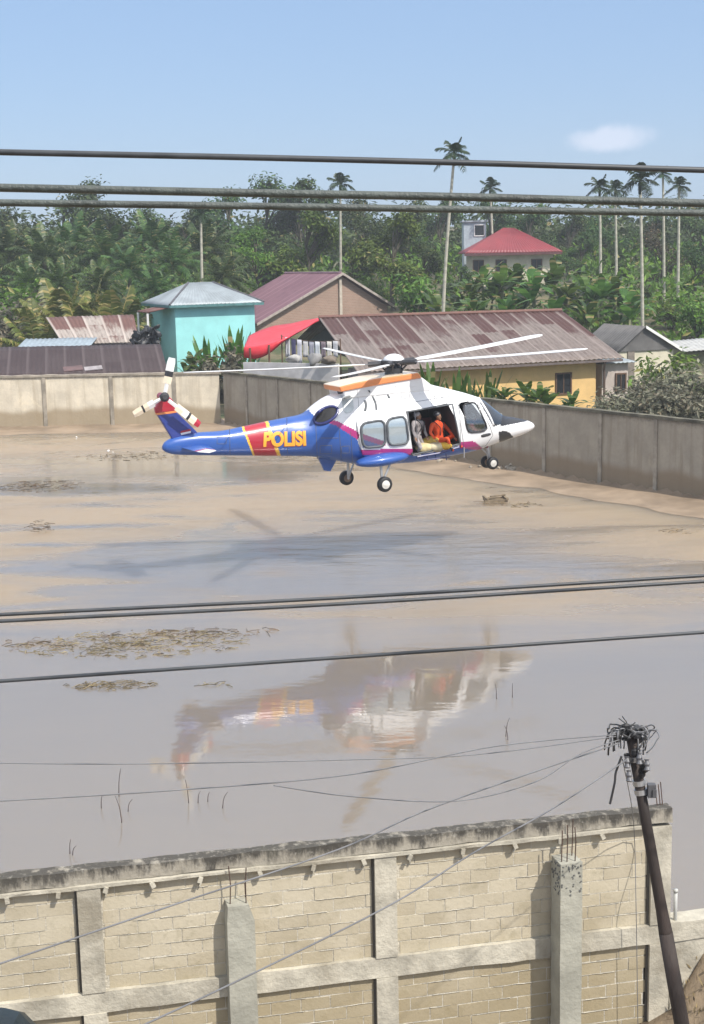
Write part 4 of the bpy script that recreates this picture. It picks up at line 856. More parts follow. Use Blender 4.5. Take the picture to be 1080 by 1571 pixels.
def st_at(x):
    i = max(0, min(len(xs_) - 2, next((k for k in range(len(xs_) - 1) if xs_[k + 1] >= x), len(xs_) - 2)))
    h_ = xs_[i + 1] - xs_[i]; t = max(0, min(1, (x - xs_[i]) / h_)); out = []
    def val(k): k = max(0, min(len(xs_) - 1, k)); return [stl[k].y, stl[k].z, ST[k][3], ST[k][4], ST[k][5]]
    def slope(k):
        a, b = val(k - 1), val(k + 1); xa, xb = xs_[max(0, k - 1)], xs_[min(len(xs_) - 1, k + 1)]; return [(b[q] - a[q]) / max(1e-6, xb - xa) for q in range(5)]
    p, q, sp_, sq = val(i), val(i + 1), slope(i), slope(i + 1); t2, t3 = t * t, t ** 3
    return [p[k] * (2 * t3 - 3 * t2 + 1) + q[k] * (3 * t2 - 2 * t3) + h_ * (sp_[k] * (t3 - 2 * t2 + t) + sq[k] * (t3 - t2)) for k in range(5)]
NS = 150
def section(hw, cw, ne, h_):
    e = 2 / max(1.8, ne); pts = []
    for j in range(721):
        a = 2 * math.pi * j / 720; c_, s_ = math.cos(a), math.sin(a); yy = math.copysign(abs(c_) ** e, c_); zz = (math.copysign(abs(s_) ** e, s_) + 1) / 2
        pts.append((yy * hw * (1 - (1 - cw) * ss(.52, .86, zz)), zz * h_))
    L = [0.0]
    for a, b in zip(pts, pts[1:]): L.append(L[-1] + math.hypot(b[0] - a[0], b[1] - a[1]))
    out = []; k = 0
    for j in range(NS):
        t = L[-1] * j / NS
        while L[k + 1] < t: k += 1
        f = (t - L[k]) / max(1e-9, L[k + 1] - L[k]); out.append((lerp(pts[k][0], pts[k + 1][0], f), lerp(pts[k][1], pts[k + 1][1], f)))
    return out
def hull_mesh(dx):
    xs = []; x = xs_[0]; vs = []; fs = []
    while x < xs_[-1] - dx * .5: xs.append(x); x += dx
    xs.append(xs_[-1])
    for x in xs:
        zt, zb, hw, cw, ne = st_at(x)
        for y_, z_ in section(hw, cw, ne, zt - zb): vs.append((x, y_, zb + z_))
    n = len(xs)
    for i in range(n - 1):
        for j in range(NS): fs.append((i * NS + j, (i + 1) * NS + j, (i + 1) * NS + (j + 1) % NS, i * NS + (j + 1) % NS))
    fs.append(tuple(range(NS))); fs.append(tuple(range((n - 1) * NS, n * NS))[::-1]); return vs, fs
hv, hf = hull_mesh(.026); HB = BVHTree.FromPolygons(hv, hf)
def on_hull(px, py, off=0.0, guess=-1.0):
    lat = guess
    for _ in range(4):
        p = hp(px, py, lat); h_ = HB.ray_cast(Vector((p.x, -5, p.z)), Vector((0, 1, 0)))
        if h_[0] is None: break
        lat = h_[0].y
    p = hp(px, py, lat - off); return Vector((p.x, lat - off, p.z))
me = bpy.data.meshes.new('hull'); me.from_pydata(hv, [], hf); bm = bmesh.new(); bm.from_mesh(me); bmesh.ops.recalc_face_normals(bm, faces=bm.faces); bm.to_mesh(me); bm.free()
ho = link('hull', me); cuts = []
DOOR = [(625, 632), (694, 620), (706, 681), (632, 698)]
CWIN = [(710, 623), (715, 619), (727, 617), (733, 623), (748, 656), (742, 662), (720, 664), (716, 656)]
for poly, y0, y1 in ((DOOR, -1.6, .75), (CWIN, -1.6, .35)):
    mb = MB(); mb.prism([Vector((q.x, y0, q.z)) for q in (hp(px, py, -1.08) for px, py in poly)], (0, y1 - y0, 0)); co = mb.build('cutter', H_I); cuts.append(co)
    md = ho.modifiers.new('cut', 'BOOLEAN'); md.object = co; md.operation = 'DIFFERENCE'; md.solver = 'EXACT'
dg = bpy.context.evaluated_depsgraph_get(); dg.update(); cm = bpy.data.meshes.new_from_object(ho.evaluated_get(dg))
for o in cuts + [ho]: bpy.data.objects.remove(o)
BLUE = [(200, 500), (474, 500), (475, 631), (488, 643), (517, 651), (545, 667), (556, 697), (634, 698), (634, 700), (706, 684), (742, 690), (746, 705), (620, 780), (200, 780)]
MAG = [[(488, 640), (517, 646), (547, 661), (552, 668), (549, 675), (516, 653), (488, 644)], [(553, 690), (634, 688), (634, 698), (556, 698)], [(703, 677), (728, 677.5), (742, 689), (741, 691), (706, 688)]]
RED = [(369, 640), (404, 640), (430, 712), (396, 712)]; YEL = [[(365, 640), (370, 640), (399, 712), (393, 712)], [(404, 640), (409, 640), (436, 712), (430, 712)]]
BLK = [[(770, 630), (814, 640), (807, 646.5), (768, 654)], [(765, 663), (772, 661), (781, 663), (788, 671), (766, 679)]]  # second shape: dark of the nose recess, painted flat on the hull
WSC = [(735, 604), (771, 634), (768.5, 651), (757, 654.5), (737, 620)]
W1 = [(553, 650), (590, 643.5), (592, 684), (557, 687.5)]; W2 = [(593, 643.5), (622, 637.5), (628, 680), (596, 684)]
def livery(p):
    if p[0] < xs_[0] + .02: return 1
    q = hpx((p[0], -abs(p[1]), p[2]))
    if inpoly(q, RED): return 3
    if any(inpoly(q, y) for y in YEL): return 4
    if any(inpoly(q, y) for y in MAG): return 2
    if inpoly(q, BLUE): return 1
    if any(inpoly(q, y) for y in BLK): return 5
    return 0
groups = {'fuselage': ([], []), 'tail_boom': ([], []), 'windscreen': ([], []), 'cabin_lining': ([], [])}
xsplit = hp(476, 670, -.6).x
for p in cm.polygons:
    c = p.center; d_ = HB.find_nearest(c)[3]
    if d_ > 0.02: groups['cabin_lining'][0].append(p.index); groups['cabin_lining'][1].append(0)
    elif inpoly(hpx((c[0], -abs(c[1]), c[2])), WSC): groups['windscreen'][0].append(p.index); groups['windscreen'][1].append(0)
    else:
        k = 'tail_boom' if c.x < xsplit else 'fuselage'; groups[k][0].append(p.index); groups[k][1].append(livery(c))
def sub_mesh(name, idx, ms, mats, parent, smooth=True):
    vm = {}; vs = []; fs = []
    for i in idx:
        f = []
        for v in cm.polygons[i].vertices:
            if v not in vm: vm[v] = len(vs); vs.append(tuple(cm.vertices[v].co))
            f.append(vm[v])
        fs.append(f)
    me = bpy.data.meshes.new(name); me.from_pydata(vs, [], fs)
    for q in mats: me.materials.append(q)
    me.polygons.foreach_set('material_index', ms); me.polygons.foreach_set('use_smooth', [smooth] * len(fs)); return link(name, me, parent)
LIV = [H_W, H_B, H_M, H_R, H_Y, H_K]
fus = sub_mesh('fuselage', *groups['fuselage'], LIV, heli); boom = sub_mesh('tail_boom', *groups['tail_boom'], LIV, heli)
sub_mesh('windscreen', *groups['windscreen'], [H_GL], heli); lining = sub_mesh('cabin_lining', *groups['cabin_lining'], [H_I], fus, smooth=False)

def chaikin(poly, k=2, r=.2):
    for _ in range(k):
        out = []
        for i in range(len(poly)):
            a, b = Vector(poly[i]), Vector(poly[(i + 1) % len(poly)]); out += [tuple(a.lerp(b, r)), tuple(a.lerp(b, 1 - r))]
        poly = out
    return poly
def bm_to_hull(bm, off, guess, stepx=4.0):
    x0 = min(v.co.x for v in bm.verts); x1 = max(v.co.x for v in bm.verts); y0 = min(v.co.y for v in bm.verts); y1 = max(v.co.y for v in bm.verts)
    for ax, a, b in (((1, 0, 0), x0, x1), ((0, 1, 0), y0, y1)):
        t = a + stepx
        while t < b: bmesh.ops.bisect_plane(bm, geom=bm.verts[:] + bm.edges[:] + bm.faces[:], plane_co=Vector(ax) * t, plane_no=ax); t += stepx
    for v in bm.verts: v.co = on_hull(v.co.x, v.co.y, off, guess)
def patch(name, poly, mats, parent, off=.02, thick=.03, guess=-1.0, cls=None, stepx=4.0):
    bm = bmesh.new(); bm.faces.new([bm.verts.new((x, y, 0)) for x, y in poly]); bm_to_hull(bm, off, guess, stepx)
    me = bpy.data.meshes.new(name); bm.to_mesh(me); bm.free(); mats = mats if isinstance(mats, list) else [mats]
    for q in mats: me.materials.append(q)
    me.polygons.foreach_set('use_smooth', [True] * len(me.polygons))
    if cls:
        for p in me.polygons: p.material_index = cls(p.center)
    o = link(name, me, parent); md = o.modifiers.new('t', 'SOLIDIFY'); md.thickness = thick; md.offset = -1 if me.polygons[0].normal.y < 0 else 1; return o
def loop_tube(name, poly, r, m, parent, off=.03, guess=-1.0, n=6):
    pts = []
    for i in range(len(poly)):
        a, b = Vector(poly[i]), Vector(poly[(i + 1) % len(poly)]); k = max(1, int((b - a).length / 4)); pts += [a.lerp(b, j / k) for j in range(k)]
    pts = [on_hull(p.x, p.y, off, guess) for p in pts]; pts.append(pts[0]); mb = MB(); mb.tube(pts, r, n); return mb.build(name, m, parent, smooth=True)
# sliding door pushed back over the rear cabin
SDOOR = [(546, 642), (560, 638), (622, 627), (634, 697), (557, 702)]
def door_cls(c):
    q = hpx(c)
    for w_ in (W1, W2):
        if inpoly(q, w_):
            yl = 662 + (q[0] - 545) * .34
            return 1 if q[1] > yl + 8 else (2 if q[1] > yl else 0)
    return livery(c)
sdoor = patch('sliding_door', chaikin(SDOOR, 1, .06), LIV, heli, .06, .05, cls=door_cls, stepx=1.6)
for w_ in (W1, W2):
    f = loop_tube('window', chaikin(w_, 2, .16), .042, H_G, heli, .075); patch('pane', chaikin(w_, 2, .16), H_P, f, .078, .008)
loop_tube('door_frame', DOOR, .03, H_G, heli, .005)
cf = loop_tube('cockpit_window', chaikin(CWIN, 1, .2), .03, H_K, heli, .01); patch('pane', chaikin(CWIN, 1, .2), H_P, cf, .005, .008)
loop_tube('cockpit_door', [(704, 612), (729, 612), (752, 655), (756, 668), (745, 684), (712, 688), (707, 684)], .008, H_G, heli, .002)
patch('door_handle', chaikin([(738, 667), (753, 664), (753, 668), (739, 671.5)], 1), H_K, heli, .015, .02)
for side in (-1, 1):
    mb = MB(); pts = []
    for px, py in ((734, 611), (741, 622), (750, 637), (757, 653)):
        p = on_hull(px, py, .0); pts.append(Vector((p.x, p.y * -side, p.z + .01)))
    mb.tube(spline(pts, 3), .045, 6); mb.build('windscreen_pillar', H_W, heli, smooth=True)
mb = MB(); pts = []
for k in range(9):
    x = lerp(hp(733, 611, 0).x, hp(769, 637, 0).x, k / 8); pts.append(Vector((x, 0, st_at(x)[0] + .012)))
mb.tube(pts, .03, 6); mb.build('windscreen_pillar', H_W, heli)
# engine exhausts
exh = [(500 + 20 * math.cos(a) * math.cos(.52) + 10.5 * math.sin(a) * math.sin(.52), 637 - 20 * math.cos(a) * math.sin(.52) + 10.5 * math.sin(a) * math.cos(.52)) for a in [2 * math.pi * k / 28 for k in range(28)]]
ex = loop_tube('exhaust', exh, .05, H_N, heli, .02, -.8); patch('exhaust_mouth', exh, mat('sooty_metal', (0.012, 0.012, 0.014), .7, .3), ex, .03, .01, -.8)
# cowling louvres and inspection lines
for pts, w_ in (([(566, 599), (571, 607), (576, 618), (577.5, 629)], 1.6), ([(590, 599), (594, 604), (597.5, 611)], 1.5), ([(560, 614), (561.5, 622), (560, 631)], 2.0)):
    sp = spline([(a, b, 0) for a, b in pts], 4); poly = [(p.x - w_, p.y) for p in sp] + [(p.x + w_, p.y) for p in reversed(sp)]; patch('cowl_vent', poly, H_G, heli, .008, .01)
patch('cowl_panel', chaikin([(523, 610), (540, 605), (544, 630), (528, 636)], 2), mat('scuffed_white', (.58, .62, .62), .4, .2), heli, .01, .01)
for a, b in (((500, 612), (507, 626)), ((548, 598), (552, 640)), ((607, 592), (616, 628)), ((655, 592), (663, 623))):
    mb = MB(); mb.tube([on_hull(lerp(a[0], b[0], k / 10), lerp(a[1], b[1], k / 10), .0) for k in range(11)], .006, 4); mb.build('panel_seam', H_G, fus)
for a, b in (((484, 646), (487, 704)), ((440, 641), (441, 700)), ((352, 658), (353, 699)), ((520, 652), (524, 711)), ((538, 662), (541, 712)), ((492, 672), (519, 672)), ((636, 632), (643, 700)), ((700, 603), (712, 688)), ((615, 620), (690, 608))):
    mb = MB(); mb.tube([on_hull(lerp(a[0], b[0], k / 12), lerp(a[1], b[1], k / 12), .0) for k in range(13)], .010, 4); mb.build('panel_seam', mat('seam', (.12, .13, .16), .6), fus if a[0] > 476 else boom)
for px, py, w_, h_ in ((500, 690, 9, 6), (530, 690, 6, 5), (452, 668, 0, 0), (340, 676, 7, 5), (585, 612, 7, 5), (622, 606, 6, 5), (672, 612, 6, 4)):
    if w_: loop_tube('hatch', [(px - w_, py - h_), (px + w_, py - h_ - 1), (px + w_, py + h_), (px - w_, py + h_)], .009, mat('seam', (.12, .13, .16), .6), fus if px > 476 else boom, .0)
sm = mat('exhaust_soot', (.05, .05, .06), .8, .5, 6)
# roof deck fairing, orange edged
prof_t = [(521, 593), (545, 587), (575, 581), (610, 576), (643, 571.5)]; prof_b = [(648, 580), (610, 586), (575, 592), (545, 597.5), (523, 602)]
for mt, pr, lt, nm in ((H_O, prof_t + prof_b, .66, 'roof_fairing'), (H_W, [(526, 599), (560, 591), (648, 579), (662, 590), (660, 600), (530, 612)], .60, 'cowling')):
    mb = MB(); pl = [hp(x, y, -lt) for x, y in pr]; mb.prism(pl, (0, 2 * lt, 0)); o = mb.build(nm, [mt, H_C], heli); bv = o.modifiers.new('b', 'BEVEL'); bv.width = .05; bv.segments = 3
    if nm == 'roof_fairing':
        for p in o.data.polygons:
            if p.normal.z > .5: p.material_index = 1
mb = MB(); q = hp(522, 599, -.45); mb.lathe([(.10, -.12), (.12, 0), (.12, .06), (.07, .06)], q, (-1, 0, 0), 14); mb.build('vent_pipe', H_K, heli)
# main rotor
hub = hp(604, 557, 0); rot_ = empty('main_rotor', hub, None, None); rot_.parent = heli; rot_['_local'] = 1
tilt = Matrix.Rotation(-R(3.6), 3, 'Y')
def rv3(phi, r, cone=R(1.8)):
    a = phi - PSI; p = Vector((math.cos(phi) * r, math.sin(phi) * r, 0)); z = math.tan(R(3.4)) * p.x + math.tan(cone) * r
    return Vector((math.cos(a) * r, math.sin(a) * r, z))
mb = MB(); mb.lathe([(.16, -.75), (.16, -.3), (.3, -.28), (.3, -.16), (.13, -.14), (.12, .0), (.42, .01), (.42, .09), (.2, .12)], Vector((0, 0, 0)), (0, 0, 1), 20)
for k in range(5):
    a = R(38 + 72 * k) - PSI; mb.tube([Vector((math.cos(a) * .3, math.sin(a) * .3, -.22)), Vector((math.cos(a + .25) * .5, math.sin(a + .25) * .5, .0))], .03, 5)
mb.build('rotor_head', H_D, rot_)
mb = MB(); mb.lathe([(.36, .08), (.35, .13), (.30, .20), (.2, .27), (.08, .30), (.01, .305)], Vector((0, 0, 0)), (0, 0, 1), 24); mb.build('hub_dome', H_W, rot_, smooth=True)
BW = paint('rotor_blade_white', (.74, .74, .73), .4); BK = paint('rotor_blade_grey', (.16, .16, .17), .5)
for k, phi in enumerate((38, -34, 110, 182, 254)):
    mb = MB(); ph = R(phi); rad = (rv3(ph, 1.0)).normalized(); tan = Vector((-math.sin(ph - PSI), math.cos(ph - PSI), 0)); up_ = rad.cross(tan)
    pitch = R(6); tan2 = tan * math.cos(pitch) + up_ * math.sin(pitch); nrm = rad.cross(tan2); rows = []
    prof = [(-.5, 0), (-.25, .10), (.1, .13), (.4, .08), (.5, 0), (.4, -.06), (.1, -.09), (-.25, -.06)]
    for r, ch in ((.55, .18), (.95, .2), (1.3, .42), (2.5, .44), (4, .44), (5.6, .44), (6.5, .42), (6.78, .30), (6.9, .10)):
        base = rv3(ph, r, R(1.2) + R(.9) * (r / 6.9)); rows.append([base + tan2 * (a * ch) + nrm * (b * min(.42, max(ch, .3)) * .62) for a, b in prof])
    n = 8; mb.add([p for rw in rows for p in rw], [(i * n + j, i * n + (j + 1) % n, (i + 1) * n + (j + 1) % n, (i + 1) * n + j) for i in range(len(rows) - 1) for j in range(n)] + [tuple(range(n)), tuple(range((len(rows) - 1) * n, len(rows) * n))])
    mb.m = [1 if f[0] < n or phi == 182 and False else 0 for f in mb.f]; mb.build('blade', [BW, BK], rot_, smooth=True)
    mb = MB(); mb.tube([rv3(ph, .3), rv3(ph, .85)], [.10, .085], 8); mb.build('blade_grip', H_D, rot_)
mb = MB(); mb.tube([hp(604, 578, 0), hp(604, 559, 0)], [.34, .2], 16); mb.build('mast', H_D, heli)
# fin and tail rotor
fl = lambda x, y, l=-.0: hp(x, y, l)
mb = MB(); fin = [(306, 667), (300, 660), (269, 630), (240, 634), (266, 676), (272, 684)]
mb.prism([fl(x, y, -.08) for x, y in fin], (0, .16, 0)); fo = mb.build('fin', paint('fin_blue', (.03, .05, .24)), heli); bv = fo.modifiers.new('b', 'BEVEL'); bv.width = .035; bv.segments = 3
mb = MB(); mb.prism([fl(x, y, -.10) for x, y in [(270, 631), (266, 614), (258, 607), (249, 609), (238, 626), (240, 635)]], (0, .2, 0)); fc = mb.build('fin_cap', [H_R], fo); bv = fc.modifiers.new('b', 'BEVEL'); bv.width = .05; bv.segments = 3
mb = MB(); mb.prism([fl(x, y, -.088) for x, y in [(271, 633), (269.5, 630), (239.5, 634), (241.5, 637)]], (0, .176, 0)); mb.build('fin_stripe', H_O, fo)
mb = MB(); mb.prism([fl(x, y, -.092) for x, y in [(277, 664.5), (293, 661), (293, 664), (278, 667.5)]], (0, .01, 0), 0); mb.prism([fl(x, y, -.092) for x, y in [(277, 661.5), (292, 658), (293, 661), (277, 664.5)]], (0, .01, 0), 1); mb.build('flag', [H_W, H_R], fo)
trh = Vector((hp(252, 609, -.42).x, -.42, hp(252, 609, -.42).z)); tr = empty('tail_rotor', trh, None, None); tr.parent = heli; tr['_local'] = 1
mb = MB(); mb.lathe([(.10, -.2), (.13, -.05), (.15, .03), (.08, .10)], (0, 0, 0), (0, -1, 0), 14); mb.build('tail_hub', H_D, tr)
mb = MB(); mb.tube([trh, trh + Vector((0, .42, 0))], .11, 10); mb.build('gearbox', H_R, heli)
TB = [BW, H_K, H_R, H_C]
for tip, seg in (((205, 636), (0, 0, 3, 1, 3, 3)), ((264, 549), (0, 3, 1, 0, 0, 0)), ((306, 652), (0, 3, 0, 1, 3, 2))):
    t = hp(tip[0], tip[1], -.42) - trh; L = t.length; d_ = t.normalized(); cdir_ = Vector((0, 1, 0)).cross(d_); nn = Vector((0, -1, 0)); cdir_ = (cdir_ + nn * .22).normalized(); nn = d_.cross(cdir_)
    mb = MB(); ends = [.12, .34, .52, .66, .72, .88, 1.0]
    for k in range(6):
        a, b = ends[k] * L, ends[k + 1] * L; ch = .12 if k == 0 else .25
        sec = lambda r, c: [d_ * r + cdir_ * c * .5, d_ * r + nn * .035 + cdir_ * c * .1, d_ * r - cdir_ * c * .5, d_ * r - nn * .03]
        mb.add(sec(a, ch) + sec(b, ch if k < 5 else ch * .8), [(0, 1, 5, 4), (1, 2, 6, 5), (2, 3, 7, 6), (3, 0, 4, 7), (0, 3, 2, 1), (4, 5, 6, 7)], seg[k])
    mb.build('tail_blade', TB, tr)
# stabilisers
for sd_ in (-1, 1):
    p = [hp(283, 688, -.22), hp(309, 683, -.22)]; zc = (p[0].z + p[1].z) / 2; x0, x1 = p[0].x - .1, p[1].x + .25; mb = MB()
    for k, (la, lb) in enumerate(((.15, 1.15), (1.15, 1.32), (1.32, 1.5))):
        def sec(l): s_ = l / 1.5; c0 = lerp(x0, x0 + .12, s_); c1 = lerp(x1, x1 - .22, s_); return [Vector((c0, sd_ * l, zc)), Vector((c0 + (c1 - c0) * .6, sd_ * l, zc + .05)), Vector((c1, sd_ * l, zc)), Vector((c0 + (c1 - c0) * .6, sd_ * l, zc - .05))]
        mb.add(sec(la) + sec(lb), [(0, 1, 5, 4), (1, 2, 6, 5), (2, 3, 7, 6), (3, 0, 4, 7), (0, 3, 2, 1), (4, 5, 6, 7)], (0, 1, 2)[k])
    mb.build('stabiliser', [H_B, H_R, H_W], heli)
mb = MB(); mb.prism([hp(x, y, -.05) for x, y in [(488, 700), (516, 706), (507, 723), (498, 722)]], (0, .1, 0)); mb.build('ventral_fin', H_B, heli)
# lettering
def lettering(txt, quad, off, grow, m, parent, name):
    cu = bpy.data.curves.new(name, 'FONT'); cu.body = txt; cu.size = 1; cu.offset = .045; ob = link(name, cu); dg = bpy.context.evaluated_depsgraph_get(); dg.update()
    tm = bpy.data.meshes.new_from_object(ob.evaluated_get(dg)); bpy.data.objects.remove(ob); bm = bmesh.new(); bm.from_mesh(tm)
    x0 = min(v.co.x for v in bm.verts); x1 = max(v.co.x for v in bm.verts); y0 = min(v.co.y for v in bm.verts); y1 = max(v.co.y for v in bm.verts)
    tl, tr_, bl, br = [Vector(q) for q in quad]
    for v in bm.verts:
        u, w_ = (v.co.x - x0) / (x1 - x0), (v.co.y - y0) / (y1 - y0); q = bl.lerp(br, u).lerp(tl.lerp(tr_, u), w_); v.co = (q.x + grow[0], q.y + grow[1], 0)
    bm_to_hull(bm, off, -.4, 3.0); me = bpy.data.meshes.new(name); bm.to_mesh(me); bm.free(); me.materials.append(m); return link(name, me, parent)
quad = [(405, 662.5), (469, 660.5), (404, 686), (470, 684)]
lettering('POLISI', quad, .012, (-.9, .8), paint('red_outline', (.55, .07, .03)), boom, 'lettering_outline'); lettering('POLISI', quad, .02, (0, 0), paint('golden_letters', (.90, .43, .04), .4), boom, 'lettering')
# sponsons and landing gear
for sd_ in (-1, 1):
    c = hp(590, 708, -1.18); mb = MB(); rows = []
    for k in range(13):
        t = k / 12; x = lerp(c.x - .95, c.x + .85, t); s_ = max(.05, math.sin(math.pi * (t * .94 + .03))) ** .45; rows.append([Vector((x, sd_ * (1.1 + .42 * s_ * math.cos(a)), c.z + .06 + (t - .5) * .12 + .21 * s_ * math.sin(a))) for a in [2 * math.pi * j / 14 for j in range(14)]])
    mb.add([p for r in rows for p in r], [(i * 14 + j, i * 14 + (j + 1) % 14, (i + 1) * 14 + (j + 1) % 14, (i + 1) * 14 + j) for i in range(12) for j in range(14)] + [tuple(range(14)), tuple(range(12 * 14, 13 * 14))]); mb.build('sponson', H_B, heli, smooth=True)
def wheel(c, r, w_, hubm, name='wheel'):
    mb = MB(); mb.lathe([(r * .55, -w_ / 2), (r * .88, -w_ / 2), (r, -w_ * .28), (r, w_ * .28), (r * .88, w_ / 2), (r * .55, w_ / 2)], c, (0, 1, 0), 22); t = mb.build(name, M_['black'], heli, smooth=True)
    mb = MB(); mb.lathe([(r * .12, -w_ * .66), (r * .3, -w_ * .60), (r * .56, -w_ * .53), (r * .56, w_ * .53), (r * .3, w_ * .60)], c, (0, 1, 0), 18); mb.build('rim', hubm, t)
rimw = mat('pale_rim', (.62, .6, .55), .5, .2); rimd = mat('brown_rim', (.22, .15, .1), .7, .3)  # far-side rims get the darker brown
cr_ = hp(590, 743, -1.45); cl_ = hp(531.5, 733, 1.4)
wheel(cr_, .25, .2, rimw); wheel(cl_, .25, .2, rimd)
for c, top_ in ((cr_, hp(584, 716, -1.25)), (cl_, Vector((hp(584, 716, -1.25).x, 1.25, hp(584, 716, -1.25).z)))):
    s_ = 1 if c.y < 0 else -1; mb = MB(); mb.tube([top_ + Vector((0, 0, .1)), c + Vector((0, s_ * .16, .0))], .05, 8); mb.tube([top_ + Vector((.35, 0, .08)), c + Vector((0, s_ * .16, .03))], .035, 6); mb.tube([c + Vector((0, s_ * .18, 0)), c - Vector((0, s_ * .04, 0))], .04, 8); mb.build('gear_leg', H_S, heli)
cn_ = hp(751, 709.5, 0)
for s_ in (-1, 1): wheel(cn_ + Vector((0, s_ * .2, 0)), .215, .15, rimw if s_ < 0 else rimd, 'nose_wheel')
mb = MB(); tq = hp(747, 684, 0); mb.tube([tq, cn_], [.07, .055], 8); mb.tube([cn_ - Vector((0, .2, 0)), cn_ + Vector((0, .2, 0))], .035, 8); mb.tube([tq + Vector((-.3, 0, .02)), cn_.lerp(tq, .45)], .03, 6); mb.build('nose_gear_leg', H_S, heli)
mb = MB(); mb.tube([on_hull(712, 686, .02), on_hull(712, 686, .02) + Vector((0, 0, -.35))], .018, 6); mb.build('whip_aerial', H_S, heli)
q = hp(678, 703, -.9); mb = MB(); mb.tube([hp(640, 701, -1.16), hp(672, 695.5, -1.18), hp(704, 686, -1.16)], .035, 6); mb.build('door_step', H_N, heli)
mb = MB()
for px in (655, 668, 684): mb.tube([hp(px, 696, -1.1), hp(px + 1, 706, -1.15)], .016, 5)
mb.tube([hp(652, 706, -1.15), hp(690, 701, -1.15)], .022, 6); mb.build('foot_rail', H_N, heli)
# cabin seats (dark red)
H_SEAT = mat('dark_red_upholstery', (.16, .018, .022), .8, .2)
for px, l in ((655, .28), (690, .32)):
    b = hp(px, 676, l); mb = MB(); mb.box(b + Vector((0, 0, -.05)), (.62, .5, .16)); mb.box(b + Vector((0, .24, .38)), (.62, .14, .75)); o = mb.build('cabin_seat', H_SEAT, heli); bv = o.modifiers.new('b', 'BEVEL'); bv.width = .05; bv.segments = 2
# ------------------------------------------------------------------ people aboard
def skin_body(chains, mats_, name):
    """one continuous skinned figure; chains of (point, radius)"""
    vs = []; es = []; rr = []; ids = {}
    def vid(p, r):
        k = tuple(round(c, 4) for c in p)
        if k not in ids: ids[k] = len(vs); vs.append(tuple(p)); rr.append(r)
        return ids[k]
    for ch in chains:
        prev = None
        for p, r in ch:
            i = vid(p, r)
            if prev is not None and prev != i: es.append((prev, i))
            prev = i
    me = bpy.data.meshes.new(name); me.from_pydata(vs, es, []); ob = link(name, me); ob.modifiers.new('skin', 'SKIN'); sv = me.skin_vertices[0].data
    for i, r in enumerate(rr): sv[i].radius = (r, r)
    sv[0].use_root = True; s2 = ob.modifiers.new('sub', 'SUBSURF'); s2.levels = 2; s2.render_levels = 2
    dg = bpy.context.evaluated_depsgraph_get(); dg.update(); out = bpy.data.meshes.new_from_object(ob.evaluated_get(dg)); bpy.data.objects.remove(ob); return out
SKIN = mat('brown_skin', (.30, .165, .10), .55, .1)
